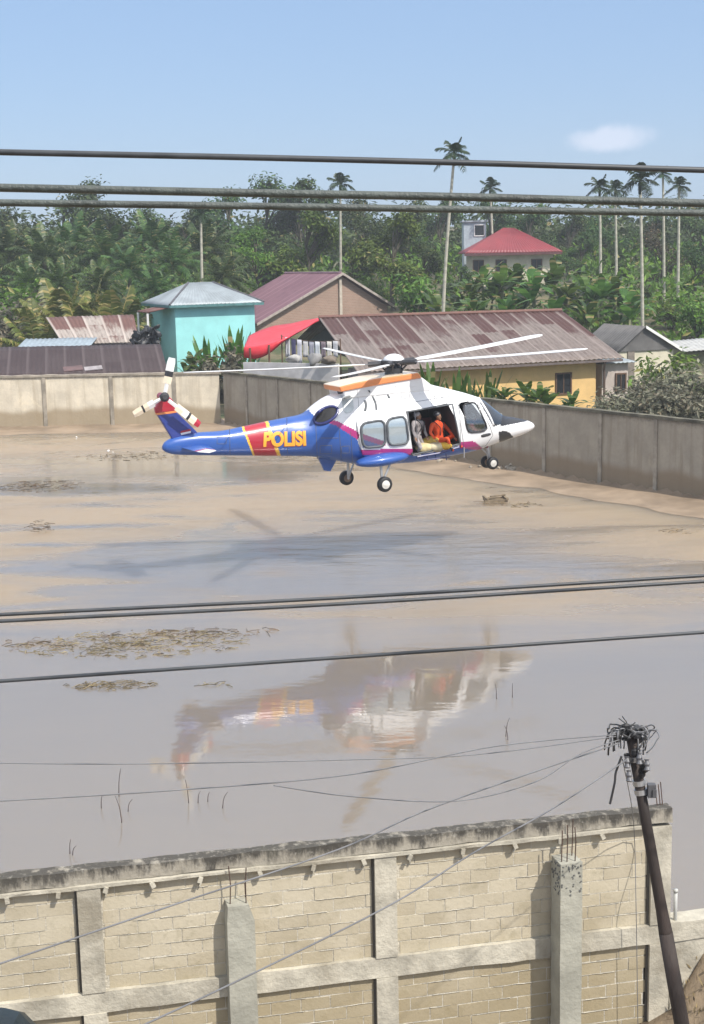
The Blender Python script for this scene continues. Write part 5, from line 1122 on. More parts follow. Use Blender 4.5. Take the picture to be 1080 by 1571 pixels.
def person(J, suit, label, helmet=None, hair=(.02, .016, .014), face=Vector((0.6, -.8, 0)), visor=False, boots=(.03, .03, .03)):
    """J: joints in the helicopter frame"""
    root = empty('person', h2w(J['pelvis']), label, 'person', rz=PSI); root['_local'] = 1; o = J['pelvis']; j = {k: v - o for k, v in J.items()}
    ch = [[(j['pelvis'], .145), (j['pelvis'].lerp(j['chest'], .5), .135), (j['chest'], .155), (j['neck'], .07), (j['neck'].lerp(j['head'], .5), .058)]]
    for s in 'LR':
        ch.append([(j['chest'], .155), (j['sh' + s], .085), (j['el' + s], .058), (j['wr' + s], .038)])
        ch.append([(j['pelvis'], .145), (j['hip' + s], .105), (j['kn' + s], .072), (j['an' + s], .05), (j['an' + s] + (face * .17 + Vector((0, 0, -.05))), .042)])
    bm_ = skin_body(ch, None, 'body'); mb = MB(); mb.add([v.co.copy() for v in bm_.vertices], [tuple(p.vertices) for p in bm_.polygons], 0)
    for i, f in enumerate(mb.f):
        c = sum((Vector(mb.v[k]) for k in f), Vector()) / len(f)
        if min((c - j['anL']).length, (c - j['anR']).length) < .13: mb.m[i] = 2
        elif (c - j['neck']).length > .06 and (c - j['head']).length < (j['neck'] - j['head']).length * .8: mb.m[i] = 1
    h_ = j['head']; fd = face.normalized(); rt = fd.cross(Vector((0, 0, 1))).normalized(); rot = Matrix((rt, fd, Vector((0, 0, 1)))).transposed()
    mb.ball(h_, .078, .095, .118, 16, 1, rot); mb.ball(h_ + fd * .095 + Vector((0, 0, -.015)), .016, .022, .026, 8, 1, rot); mb.ball(h_ + fd * .06 + Vector((0, 0, -.085)), .042, .036, .034, 8, 1, rot)
    mb.ball(h_ + fd * .087 + Vector((0, 0, -.058)), .026, .01, .008, 8, 3, rot)
    for s in (-1, 1): mb.ball(h_ + fd * .083 + rt * s * .032 + Vector((0, 0, .012)), .012, .009, .008, 8, 2, rot); mb.ball(h_ + rt * s * .078, .012, .025, .034, 8, 1, rot)
    for s in 'LR':
        d = (j['wr' + s] - j['el' + s]).normalized(); w_ = j['wr' + s]; sx_, sy_ = frame(d); pr = Matrix((sx_, d, sy_)).transposed()
        mb.ball(w_ + d * .055, .042, .055, .018, 10, 1, pr)
        for k in range(4):
            b = w_ + d * .095 + sx_ * (-.03 + .02 * k); ln_ = (.062, .074, .07, .055)[k]; mb.tube([b - d * .02, b + d * ln_ * .5, b + d * ln_ * .85 - sy_ * ln_ * .35], [.0095, .009, .007], 6, 1)
        b = w_ + d * .04 - sx_ * .036; mb.tube([b, b + d * .03 - sx_ * .025, b + d * .06 - sx_ * .03 - sy_ * .012], [.012, .011, .008], 6, 1)
    body = mb.build('body', [suit, SKIN, mat('dark_boot', boots, .7), mat('lips', (.22, .09, .07), .5)], root, smooth=True)
    mb = MB(); up3 = (j['neck'] - j['pelvis']).normalized(); cen = j['chest'] - up3 * .08
    for s in 'LR':
        sh = j['chest'].lerp(j['sh' + s], .62) + up3 * .06; mb.tube(spline([sh - fd * .13, sh + up3 * .065, sh + fd * .13, cen + fd * .175 + (sh - j['chest']) * .4, j['pelvis'] + up3 * .1 + fd * .15 + (sh - j['chest']) * .8], 3), .017, 5)
    mb.tube([j['pelvis'] + up3 * .1 + fd * .15 * math.cos(a) + rt * .17 * math.sin(a) for a in [6.2832 * k / 14 for k in range(15)]], .02, 5)
    mb.build('harness', M_['black'], root)
    mb = MB()
    if helmet:
        mb.ball(h_ + Vector((0, 0, .055)) - fd * .05, .112, .125, .105, 16, 0, rot); mb.build('helmet', helmet, root, smooth=True)
        if visor: mb = MB(); mb.ball(h_ + fd * .06 + Vector((0, 0, .0)), .09, .085, .06, 12, 0, rot); mb.build('visor', H_GL, root, smooth=True)
    else:
        mb.ball(h_ + Vector((0, 0, .035)) - fd * .02, .088, .10, .10, 14, 0, rot); mb.build('hair', mat('black_hair', hair, .6), root, smooth=True)
    return root
P3 = lambda x, y, l: hp(x, y, l)
orange = mat('orange_coverall', (.72, .085, .02), .8, .2, 5, .3); grey = mat('pale_grey_clothes', (.33, .30, .30), .9, .35, 7, .5); maroon = mat('maroon_flight_suit', (.22, .03, .06), .8, .2, 5)
person(dict(pelvis=P3(674, 675, -.55), chest=P3(671, 655, -.6), neck=P3(671.5, 645.5, -.62), head=P3(672.5, 638.5, -.66), shL=P3(679, 650, -.4), elL=P3(690, 662, -.55), wrL=P3(697, 671, -.85), shR=P3(663, 651, -.78), elR=P3(660, 664, -.9), wrR=P3(668, 674, -1.0),
            hipL=P3(679, 677, -.5), knL=P3(700, 666, -.75), anL=P3(703, 682, -.95), hipR=P3(672, 679, -.7), knR=P3(687, 672, -1.02), anR=P3(690, 688, -1.12)), orange, 'rescuer in an orange coverall sitting in the open helicopter doorway', face=Vector((.5, -.8, -.15)), helmet=mat('dark_helmet', (.05, .05, .06), .4))
person(dict(pelvis=P3(640, 671, -.6), chest=P3(641, 653, -.55), neck=P3(641, 645, -.55), head=P3(641.5, 638.5, -.57), shL=P3(648, 648, -.5), elL=P3(651, 660, -.6), wrL=P3(655, 670, -.8), shR=P3(634.5, 648, -.88), elR=P3(633, 660, -.95), wrR=P3(637, 671, -1.05),
            hipL=P3(643, 673, -.6), knL=P3(652, 688, -.75), anL=P3(640, 693, -.6), hipR=P3(638, 674, -.82), knR=P3(646, 688, -1.02), anR=P3(637, 694, -.8)), grey, 'crew member in pale grey clothes kneeling at the rear edge of the helicopter doorway', face=Vector((.7, -.7, 0)), helmet=mat('pale_helmet', (.42, .40, .40), .5))
person(dict(pelvis=P3(722, 672, -.5), chest=P3(725.5, 655, -.5), neck=P3(727, 648, -.5), head=P3(728, 640, -.52), shL=P3(731, 652, -.3), elL=P3(737, 660, -.35), wrL=P3(744, 656, -.4), shR=P3(722, 653, -.72), elR=P3(728, 661, -.78), wrR=P3(738, 657, -.65),
            hipL=P3(724, 674, -.42), knL=P3(738, 672, -.4), anL=P3(742, 684, -.4), hipR=P3(722, 675, -.6), knR=P3(737, 673, -.62), anR=P3(741, 684, -.6)), maroon, 'pilot in a maroon suit and dark helmet behind the cockpit side window', face=Vector((1, -.2, 0)), helmet=mat('green_grey_helmet', (.10, .15, .14), .35), visor=True)
for k, (px, py, l, sx_, sz_, col, lab) in enumerate(((652, 687, -.85, .36, .17, (.62, .52, .28), 'pale yellow relief sack beside the kneeling crew member'), (667, 686.5, -.9, .34, .18, (.58, .50, .33), 'cream relief sack on the cabin floor in front of the orange rescuer'), (660, 677, -.6, .34, .16, (.66, .46, .10), 'golden yellow bundle stacked behind the cream sacks'), (682, 684.5, -.95, .26, .13, (.70, .42, .05), 'small bright golden bag by the orange rescuer’s boots'))):
    w_ = hp(px, py, l); mb = MB(); mb.ball((0, 0, 0), sx_, .26, sz_, 14); mb.v = [tuple(Vector(v) + Vector((1, 1, .7)) * .05 * noise.noise(Vector(v) * 5 + Vector((k, 0, 0)))) for v in mb.v]
    o = mb.build('sack', mat('sack_cloth', col, .85, .2, 5, .4), smooth=True); o.location = h2w(w_); o.rotation_euler = (0, 0, PSI); tag(o, lab.replace('’', "'"), 'sack')
for o in bpy.data.objects:
    if '_local' in o: del o['_local']
# ------------------------------------------------------------------ block wall in the foreground
def fwall(u, z, out=0.0): p = V2(FW0) + FD * u + FN * out; return Vector((p.x, p.y, z))
def fu(px, py, z): return (V2(gz(px, py, z)) - V2(FW0)).dot(FD)
FANG = math.atan2(FD.y, FD.x); FROT = Matrix.Rotation(FANG, 3, 'Z')
mblk = NT('concrete_blocks'); g_ = mblk.n('NewGeometry'); v_ = mblk.pos('world'); n1 = mblk.noise(v_, 1.6, 5, .6); n2 = mblk.noise(v_, 22, 6, .7); n3 = mblk.noise(v_, 5, 5, .65, .5)
c_ = mblk.mix(mblk.ramp(g_.outputs['Random Per Island'], 0, 1), (.42, .365, .262), (.51, .452, .335)); c_ = mblk.mix(mblk.ramp(n1, .4, .7, 0, .6), c_, (.54, .48, .365)); c_ = mblk.mix(mblk.ramp(n3, .52, .75, 0, .55), c_, (.30, .265, .175)); c_ = mblk.mix(mblk.ramp(n2, .5, .8, 0, .4), c_, (.34, .30, .21))
sp_ = mblk.n('SeparateXYZ'); mblk.t.links.new(g_.outputs['Position'], sp_.inputs[0]); c_ = mblk.mix(mblk.ramp(mblk.math('ADD', sp_.outputs[2], mblk.math('MULTIPLY', n1, 1.2)), 1.5, 2.9, .6, 0), c_, (.27, .21, .11))
mblk.P(Base_Color=c_, Roughness=.92); mblk.bump(mblk.math('ADD', n2, mblk.math('MULTIPLY', n3, .7)), .6, .012)
M_['mortar'] = mat('pale_mortar', (.56, .52, .43), .9, .25, 7, .8, 25, kind='world', dirt=(.40, .36, .27), dirt_amt=.3)
M_['fconc'] = mat('cast_concrete', (.48, .445, .36), .9, .3, 2.5, .5, 18, kind='world', dirt=(.24, .21, .155), dirt_amt=.5)
mcap = NT('mossy_ring_beam'); v_ = mcap.pos('world'); n1 = mcap.noise(mcap.pos('world', (1.2, 1.2, .5)), 1.3, 6, .7, .3); n2 = mcap.noise(mcap.pos('world', (3, 3, .9)), 2.0, 6, .7); sp_ = mcap.n('SeparateXYZ'); mcap.t.links.new(mcap.n('NewGeometry').outputs['Position'], sp_.inputs[0])
hgt = mcap.ramp(sp_.outputs[2], 3.02, 3.32, -.14, .16); c_ = mcap.mix(mcap.ramp(mcap.math('ADD', n2, hgt), .40, .64, 0, .92), (.32, .29, .235), (.045, .041, .035)); c_ = mcap.mix(mcap.ramp(n1, .5, .68, 0, .85), c_, (.075, .07, .055)); c_ = mcap.mix(mcap.ramp(mcap.noise(v_, 14, 4), .55, .75, 0, .35), c_, (.5, .47, .4))
mcap.P(Base_Color=c_, Roughness=.95); mcap.bump(mcap.math('ADD', mcap.noise(v_, 16, 5), n1), .7, .02)
fwr = empty('block_wall', fwall(4, .7), 'long concrete block wall with mossy top beam across the foreground', 'wall')
U1 = fu(1028, 1234, 3.3); U0 = -7.0; ZB0, ZB1 = 1.46, 1.72; ZC = 3.04; ZG = .1
cols = [fu(140, 1440, 2.5), fu(604, 1400, 2.5), U1 - .13]; pitch_ = cols[1] - cols[0]; cols = [cols[0] - pitch_, cols[0] - 2 * pitch_] + cols; cols = sorted(c for c in cols)
mb = MB(); mb.box((fwall((U0 + U1 - .3) / 2, (ZG + ZC) / 2, -.10)), (U1 - U0 - .32, .16, ZC - ZG), rot=FROT); mb.build('mortar_core', M_['mortar'], fwr)
r_ = random.Random(3); mb = MB(); BWd, BH = .385, .172
def course(z0, z1, odd, ua, ub):
    u = ua - (BWd * .5 if odd else 0) + r_.uniform(-.04, .04)
    while u < ub:
        w_ = BWd + r_.uniform(-.03, .03); a, b = max(u, ua), min(u + w_ - .012, ub)
        if b - a > .05:
            o_ = r_.uniform(-.004, .006); h0, h1 = z0 + r_.uniform(0, .010), z1 - .010 + r_.uniform(-.008, .004); 
            q = [fwall(a, h0 + r_.uniform(-.004, .004), -.06), fwall(b, h0 + r_.uniform(-.004, .004), -.06), fwall(b, h1 + r_.uniform(-.006, .006), -.06), fwall(a, h1 + r_.uniform(-.006, .006), -.06)]
            mb.prism(q, FN * (.044 + o_ * .7))
        u += w_
edges = [U0] + cols + [U1]
for i in range(len(edges) - 1):
    ua, ub = edges[i] + (.15 if i else 0), edges[i + 1] - .15
    if ub - ua < .2: continue
    for zz0, zz1 in ((ZB1, ZC), (ZG, ZB0)):
        n = round((zz1 - zz0) / BH); hh = (zz1 - zz0) / n
        for k in range(n): course(zz0 + k * hh, zz0 + (k + 1) * hh, k % 2, ua, ub)
mb.build('block_panel', mblk.mat, fwr)
# squeezed out mortar along some joints
mb = MB()
for i in range(len(edges) - 1):
    ua, ub = edges[i] + .16, edges[i + 1] - .16
    if ub - ua < .2: continue
    for zz0, zz1 in ((ZB1, ZC), (ZG, ZB0)):
        n = round((zz1 - zz0) / BH); hh = (zz1 - zz0) / n
        for k in range(1, n):
            u = ua + r_.uniform(0, .5)
            while u < ub - .2:
                l = r_.uniform(.15, .8); e = min(ub, u + l); m_ = max(3, int((e - u) / .06)); pts = [fwall(lerp(u, e, t / m_), zz0 + k * hh + r_.uniform(-.006, .004), -.010) for t in range(m_ + 1)]
                mb.tube(pts, [r_.uniform(.002, .0065) for _ in pts], 5); u = e + r_.uniform(.1, .9)
mb.build('mortar_seam', M_['mortar'], fwr)
def rough_bar(mb, ua, ub, za, zb, out, depth, jit=.012, st=.25, m=0):
    n = max(2, int((ub - ua) / st)); vs = []
    for k in range(n + 1):
        u = lerp(ua, ub, k / n); j = lambda s: jit * noise.noise(Vector((u * 1.9, s, 4.2))) + jit * .6 * noise.noise(Vector((u * 7, s, 1.2)))
        for (z, o_) in ((za + j(1), out + j(2)), (zb + j(3), out + j(4)), (zb + j(5), out - depth), (za + j(6), out - depth)): vs.append(fwall(u, z, o_))
    fs = [(k * 4 + j, k * 4 + 4 + j, k * 4 + 4 + (j + 1) % 4, k * 4 + (j + 1) % 4) for k in range(n) for j in range(4)] + [(0, 1, 2, 3), (n * 4 + 3, n * 4 + 2, n * 4 + 1, n * 4)]; mb.add(vs, fs, m)
mb = MB(); rough_bar(mb, U0, U1 + .02, ZC + .04, 3.255, .035, .17, .020, .12); rb = mb.build('top_beam', mcap.mat, fwr)
mb = MB(); rough_bar(mb, U0, U1 - .30, ZC - .005, ZC + .035, .075, .2, .010, .15); mb.build('beam_lip', M_['fconc'], fwr)
mb = MB(); u = U0 + .3
while u < U1 - .35:
    mb.box(fwall(u, ZC - .035, .06), (.05, .07, .07), rot=FROT @ Matrix.Rotation(r_.uniform(-.5, .5), 3, 'Y'))
    if r_.random() < .6: mb.box(fwall(u + .012, ZC - .10, .012), (.02, .03, .09), rot=FROT @ Matrix.Rotation(r_.uniform(-.5, .5), 3, 'Y'))
    u += r_.uniform(.5, .75)
mb.build('formwork_stub', M_['fconc'], fwr)
mb = MB(); rough_bar(mb, U0, U1 + 9, ZB0, ZB1, .045, .28, .014, .2); mb.build('middle_beam', M_['fconc'], fwr)
for c in cols:
    mb = MB(); mb.box(fwall(c, (ZG + ZB0) / 2, -.06), (.27, .24, ZB0 - ZG - .004), rot=FROT); mb.box(fwall(c, (ZB1 + ZC) / 2, -.06), (.27, .24, ZC - ZB1 - .012), rot=FROT); mb.build('pillar', M_['fconc'], fwr)
    mb = MB(); mb.box(fwall(c - .15, (ZB1 + ZC) / 2, -.03), (.026, .08, ZC - ZB1 - .03), rot=FROT); mb.box(fwall(c - .15, (ZG + ZB0) / 2, -.03), (.026, .08, ZB0 - ZG - .03), rot=FROT); mb.build('pillar_shade_strip', mat('painted_pillar_shade', (.10, .09, .075), .95), fwr)  # dark strip paints the shadow along the pillar's left side
mb = MB()
for du in (-.12, -.05, -.08): mb.tube([fwall(U1 + du, 3.2, -.1), fwall(U1 + du - .04, 3.62 + du, -.1)], .007, 5)
mb.build('rebar', mat('rusty_rebar', (.10, .055, .04), .8, .3), fwr)
# low wall running on to the right, plastic pipe on it
lw = empty('low_wall', fwall(U1 + 3, .7), 'low concrete wall going on to the right past the end of the block wall', 'wall')
mb = MB(); rough_bar(mb, U1 + .03, U1 + 9, .4, ZB0 - .003, .02, .2, .01); mb.build('panel', M_['fconc'], lw)
pq = fwall(U1 + .11, 2.0, -.02); mb = MB(); mb.tube([pq - Vector((0, 0, .4)), pq + Vector((0, 0, .1))], .024, 10); mb.tube([pq + Vector((0, 0, .1)), pq + Vector((0, 0, .14))], .03, 8); tag(mb.build('pipe', mat('greyed_plastic', (.5, .5, .47), .6), smooth=True), 'short white plastic pipe standing by the end pillar of the block wall', 'pipe')
mb = MB()
for k in range(420):
    x = r_.uniform(3.8, 5.6); y = FW1.y + r_.uniform(-2.2, .1); p = Vector((x, y, ground(x, y) - .01)); leaf_quad(mb, p, Vector((r_.uniform(-1, 1), -.8, .3)).normalized(), Vector((r_.uniform(-.6, .6), r_.uniform(-.6, .6), 1)), r_.uniform(.05, .18), r_.uniform(.012, .03))
tag(mb.build('grass', M_['weed'], fix=False), 'dry grass tufts on the soil bank at the bottom right', 'grass', kind='stuff')
# two free standing concrete columns with reinforcement bars
M_['gcol'] = mat('grey_cast_column', (.36, .35, .29), .85, .22, 2.0, .5, 14, dirt=(.17, .165, .135), dirt_amt=.45)
M_['rebar'] = mat('old_rebar', (.09, .055, .04), .8, .3)
for (pxl, pxr, pxs, pyt, D_, lab, cham) in ((345, 388, 337, 1390, 15.75, 'grey concrete column with a chipped sloping top before the block wall at left centre', True), (857, 893, 845, 1325, 16.42, 'taller grey concrete column with honeycombed head and three bare reinforcing bars, right', False)):
    a, b = at(pxl, pyt, D_), at(pxr, pyt, D_); w_ = b.x - a.x; d_ = .30; rz = R(-17)
    rot = Matrix.Rotation(R(14), 3, 'Z'); cx_ = (a + b) / 2 + Vector((-.02, d_ * .5, 0)); zt_ = cx_.z
    cr2 = empty('concrete_column', (cx_.x, cx_.y, .6), lab, 'column', 'unfinished columns in front of the block wall'); mb = MB(); sec = []
    for z in [.2 + (zt_ - .2) * k / 12 for k in range(13)]:
        row = []
        for (sx, sy) in ((-1, -1), (1, -1), (1, 1), (-1, 1)):
            k_ = 1.0
            if cham and z > zt_ - .01: k_ = .62 if sx > 0 else .9
            p = Vector((sx * w_ * .5 * k_, sy * d_ * .5, 0)); p = rot @ p; row.append(Vector((cx_.x + p.x + .008 * noise.noise(Vector((z * 3, sx, sy))), cx_.y + p.y, z - (.0 if not cham or z < zt_ - .01 else 0))))
        sec.append(row)
    if cham: sec.insert(-1, [Vector((p.x, p.y, zt_ - .12)) for p in sec[-2][:]]) if False else None
    mb.add([p for r in sec for p in r], [(i * 4 + j, i * 4 + (j + 1) % 4, (i + 1) * 4 + (j + 1) % 4, (i + 1) * 4 + j) for i in range(12) for j in range(4)] + [(3, 2, 1, 0), (48, 49, 50, 51)]); mb.build('shaft', M_['gcol'], cr2)
    if not cham:
        mb = MB()
        for k in range(70):
            p = rot @ Vector((w_ * r_.uniform(-.47, .47), -d_ * .5, 0)); q = rot @ Vector((-w_ * .5, d_ * r_.uniform(-.45, .45), 0)); s_ = p if k % 2 else q; mb.ball((cx_.x + s_.x, cx_.y + s_.y, zt_ - .01 - .42 * r_.random() ** 1.6), r_.uniform(.008, .02), r_.uniform(.006, .012), r_.uniform(.008, .022), 7)
        mb.build('honeycomb', mat('dark_aggregate', (.13, .13, .12), .95, .3), cr2)
    for (dx, dy) in ((-.28, -.3), (.3, -.25), (.25, .3)) + (((-.05, -.3),) if not cham else ()):
        q = Vector((cx_.x + dx * w_, cx_.y + dy * d_, zt_)); mb = MB(); mb.tube([q - Vector((0, 0, .1)), q + Vector((r_.uniform(-.02, .02), 0, .25)), q + Vector((r_.uniform(-.04, .02), 0, .46 + r_.uniform(-.08, .05)))], .0075, 6); mb.build('rebar', M_['rebar'], cr2)
M_['thin'] = mat('thin_grey_wire', (.16, .16, .165), .6, .2)
# ------------------------------------------------------------------ leaning steel pole and its wires
PD = 12.4; pt = at(966, 1118, PD); pb = at(1046, 1571, PD - .2); dirp = (pb - pt).normalized(); pbase = pt + dirp * ((.3 - pt.z) / dirp.z)
pole = empty('utility_pole', pbase, 'rusty brown leaning steel pole with a tangle of cable coils on top', 'utility pole')
M_['polem'] = mat('rusty_brown_steel', (.040, .029, .024), .75, .45, 4, .4, 25, kind='world', dirt=(.075, .045, .032), dirt_amt=.35, stretch=(1, 1, .3))
pl = lambda t: pt.lerp(pbase, t); sc_ = PD / F; Lp = (pbase - pt).length
tj = (at(1012, 1408, PD) - pt).length / Lp
mb = MB(); mb.tube([pl(0), pl(tj * .5), pl(tj - .05), pl(tj - .02), pl(tj + .01), pl(tj + .03)], [8.3 * sc_, 8.7 * sc_, 9.3 * sc_, 9.8 * sc_, 11.2 * sc_, 11.5 * sc_], 16); mb.build('upper_tube', M_['polem'], pole, smooth=True)
mb = MB(); mb.tube([pl(tj + .015), pl(tj + .12), pl(1.02)], [11.6 * sc_, 12.4 * sc_, 13 * sc_], 16); mb.build('lower_tube', M_['polem'], pole, smooth=True)
for t, nm in ((.045, 'clamp'), (.10, 'clamp'), (.085, 'clamp')):
    mb = MB(); mb.tube([pl(t), pl(t + .008)], 10.6 * sc_, 14); mb.build(nm, M_['steel'], pole)
mb = MB(); q = pl(.105); mb.box(q + Vector((.085, -.05, .035)), (.07, .07, .12)); mb.box(q + Vector((.105, -.09, .02)), (.035, .02, .07)); mb.build('junction_box', mat('dark_box', (.08, .08, .085), .5), pole)
for k, (dx, dz) in enumerate(((-.09, .0), (-.07, -.13), (.09, -.03), (.02, .03))):
    q = pl(.05) + Vector((dx, -.09, dz)); mb = MB(); mb.lathe([(.018, -.05), (.03, -.04), (.018, -.01), (.03, .01), (.018, .04), (.024, .055)], q, (0, .3, 1), 10); mb.build('insulator', mat('grey_porcelain', (.13, .13, .14), .4), pole)
for k in range(34):
    c = pl(.008) + Vector((r_.uniform(-.05, .05), r_.uniform(-.08, .06), r_.uniform(-.02, .05))); s_ = -1 if k % 2 else 1; rx = r_.uniform(.09, .21); dz = r_.uniform(.05, .22); pts = []
    for i in range(9):
        a = i / 8; pts.append(c + Vector((s_ * rx * math.sin(a * (1.75 if k % 4 else 2.7)), r_.uniform(-.022, .022) + .12 * (k % 5 - 2) * a * .5, .05 * math.sin(a * 3) - dz * a * a * (1 if k % 3 else .6) + r_.uniform(-.012, .012))))
    mb = MB(); mb.tube(spline(pts, 3), r_.uniform(.004, .010), 6); mb.build('cable_loop', M_['cable'] if k % 5 else M_['thin'], pole, smooth=True)
mb = MB(); mb.tube(spline([pl(.03) + Vector((-.12, -.1, -.05)), pl(.03) + Vector((-.17, -.1, -.2)), pl(.03) + Vector((-.18, -.1, -.3)), pl(.03) + Vector((-.22, -.1, -.5))], 5), .011, 6); mb.build('loose_end', M_['cable'], pole)
mb = MB()
for dx, dz in ((-.07, .12), (-.10, .10), (.05, .06)): mb.tube([pl(0), pl(0) + Vector((dx * .5, 0, dz * .6)), pl(0) + Vector((dx, 0, dz))], .005, 5)
mb.build('wire_stub', M_['cable'], pole)
mb = MB(); 

for k in range(16): mb.ball(pl(.0 + .005 * k) + Vector((r_.uniform(-.07, .07), r_.uniform(-.08, .02), r_.uniform(-.02, .04))), r_.uniform(.02, .05), .03, r_.uniform(.02, .05), 7)
mb.build('cable_wrap', M_['black'], pole)
def cable(pts, r, name, label, m=None, group=None, ext=8.0, kind=None, k=10):
    P_ = [at(x, y, d) if len((x, y, d)) == 3 else None for x, y, d in pts]
    if ext:
        a = (P_[0] - P_[1]).normalized(); b = (P_[-1] - P_[-2]).normalized(); P_ = ([P_[0] + a * ext] if ext > 0 else []) + P_ + [P_[-1] + b * ext]
    mb = MB(); sp = spline(P_, k); mb.tube(sp, r, 8); o = mb.build(name, m or M_['cable'], smooth=True); return tag(o, label, 'cable', group)
M_['cgreen'] = mat('weathered_green_grey_cable', (.075, .088, .078), .5, .35, 6, .4, 40, dirt=(.03, .03, .03), dirt_amt=.5); M_['cdark'] = mat('dark_overhead_cable', (.045, .05, .055), .5, .3, 6)
GC = 'thick cables across the sky'
cable([(0, 233.5, 8), (380, 241.5, 8.1), (720, 250, 8.2), (1080, 261, 8.3)], .0170, 'overhead_cable', 'thick dark cable crossing the sky, topmost of the three', M_['cdark'], GC)
cable([(0, 288, 7.6), (380, 296, 7.7), (720, 302.5, 7.8), (1080, 312, 7.9)], .0215, 'overhead_cable', 'thickest twisted cable crossing the treetops, middle of the three', M_['cgreen'], GC)
cable([(0, 311, 7.4), (380, 316, 7.5), (720, 321.5, 7.6), (1080, 327, 7.7)], .0180, 'overhead_cable', 'thick greenish cable crossing the treetops, lowest of the three', M_['cgreen'], GC)
GW = 'dark cables across the flood water'
cable([(0, 943, 9.5), (540, 916, 9.9), (1080, 883, 10.3)], .0135, 'service_cable', 'dark cable across the middle of the brown water, upper of the close pair', M_['cdark'], GW)
cable([(0, 953, 9.4), (540, 925.5, 9.8), (1080, 892, 10.2)], .0135, 'service_cable', 'dark cable across the middle of the brown water, lower of the close pair', M_['cdark'], GW)
cable([(0, 1045, 9.2), (540, 1007.5, 9.6), (1080, 970, 10.0)], .0135, 'service_cable', 'single dark cable across the water below the close pair', M_['cdark'], GW)
GT = 'thin wires from the leaning pole'
def wire(pts, lab, r=.0055, m='thin'): return cable([(x, y, d * (.85 if d < 16 else .99)) for x, y, d in pts], r, 'drop_wire', lab, M_[m], GT, ext=0, k=8)
wire([(945, 1130, 14.4), (727, 1158, 13.8), (520, 1166, 13.2), (200, 1172, 12.4), (-60, 1170, 11.8)], 'faint thin wire from the pole head running almost level to the left, uppermost', .0045)
wire([(950, 1140, 14.4), (675, 1235, 13.0), (520, 1303, 12.2), (270, 1387, 10.8), (-40, 1492, 9.4)], 'thin wire falling from the pole head left across both wall panels to the left border', .0065)
wire([(962, 1165, 14.4), (852, 1238, 13.6), (727, 1308, 12.6), (603, 1386, 11.8), (383, 1496, 10.4), (200, 1582, 9.2)], 'steep thin wire from below the pole head down to the bottom edge left of centre', .0065)
wire([(945, 1127, 14.4), (760, 1145, 13.8), (540, 1188, 12.8), (260, 1213, 11.6), (-40, 1231, 10.6)], 'thin wire from the pole head sagging left across the calm water to the left border')
wire([(950, 1135, 14.4), (890, 1157, 14.0), (820, 1200, 13.6), (700, 1229, 13.0), (540, 1222, 12.2), (420, 1205, 11.6)], 'slack thin wire looping low over the water left of the pole', .0045)
wire([(955, 1165, 14.6), (972, 1262, 16.8), (976, 1400, 16.9), (979, 1600, 16.9)], 'thin wire hanging straight down the right end of the block wall', .005)
# ------------------------------------------------------------------ debris in the water
def debris(px, py, rx, ry, n, label, seed, m='weed', size=(.12, .42), h=.05):
    r = random.Random(seed); q = gz(px, py); mb = MB(); n = int(n * 1.1); rx *= 1.15; ry *= 1.1
    for k in range(n):
        a = r.uniform(0, 6.28); d = r.random() ** .7; p = q + Vector((math.cos(a) * rx * d, math.sin(a) * ry * d, r.uniform(.0, h) * (1 - d * .6)))
        l = r.uniform(*size); ang = r.gauss(0, .7); dv = Vector((math.cos(ang), math.sin(ang), r.uniform(-.05, .12)))
        if r.random() < .55: mb.tube([p - dv * l * .5, p + Vector((0, 0, r.uniform(0, .05))), p + dv * l * .5], r.uniform(.004, .011), 4)
        else: leaf_quad(mb, p, Vector((r.uniform(-.25, .25), r.uniform(-.25, .25), 1)).normalized(), dv, l * .45, l * .13, fold=.01)
    o = mb.build('floating_weeds', M_[m], off=q, fix=False); o.location = q; return tag(o, label, 'debris', 'floating plant debris')
debris(205, 988, 2.7, 1.3, 520, 'largest mat of dead weeds floating left between the dark cables', 1); debris(300, 972, 2.4, .5, 90, 'sparse tail of twigs right of the largest weed mat', 7)
debris(168, 1052, 1.0, .35, 110, 'small clump of dead weeds just below the single dark cable', 2); debris(48, 747, 2.2, 1.5, 240, 'weed mat by the left border under the pale wall', 3)
debris(200, 700, 2.6, 1.6, 150, 'scattered weeds floating below the helicopter tail', 4); debris(60, 815, .45, .5, 60, 'small dark clump of twigs at far left in mid water', 5, h=.5)
debris(800, 775, .8, .6, 40, 'scatter of twigs right of the floating crate', 6); debris(330, 1052, .5, .2, 14, 'few floating twigs below the single cable near centre', 8); debris(40, 990, 1.0, .6, 40, 'thin scatter of weeds at the left border below the cable pair', 9)
debris(1040, 815, .9, .5, 26, 'few dark twigs in the mud near the right border', 10)
q = gz(760, 771); mb = MB(); 
for k in range(3): mb.box(q + Vector((0, -.35 + .35 * k, .12)), (.95, .09, .10), .12)
for s_ in (-1, 1): mb.box(q + Vector((s_ * .4, 0, .2)), (.09, .85, .08), .12)
mb.box(q + Vector((0.1, .05, .28)), (.7, .12, .05), .5); tag(mb.build('crate', mat('weathered_plank', (.22, .17, .11), .9, .4, 4)), 'broken wooden crate half sunk in the mud right of the nose wheels', 'crate')
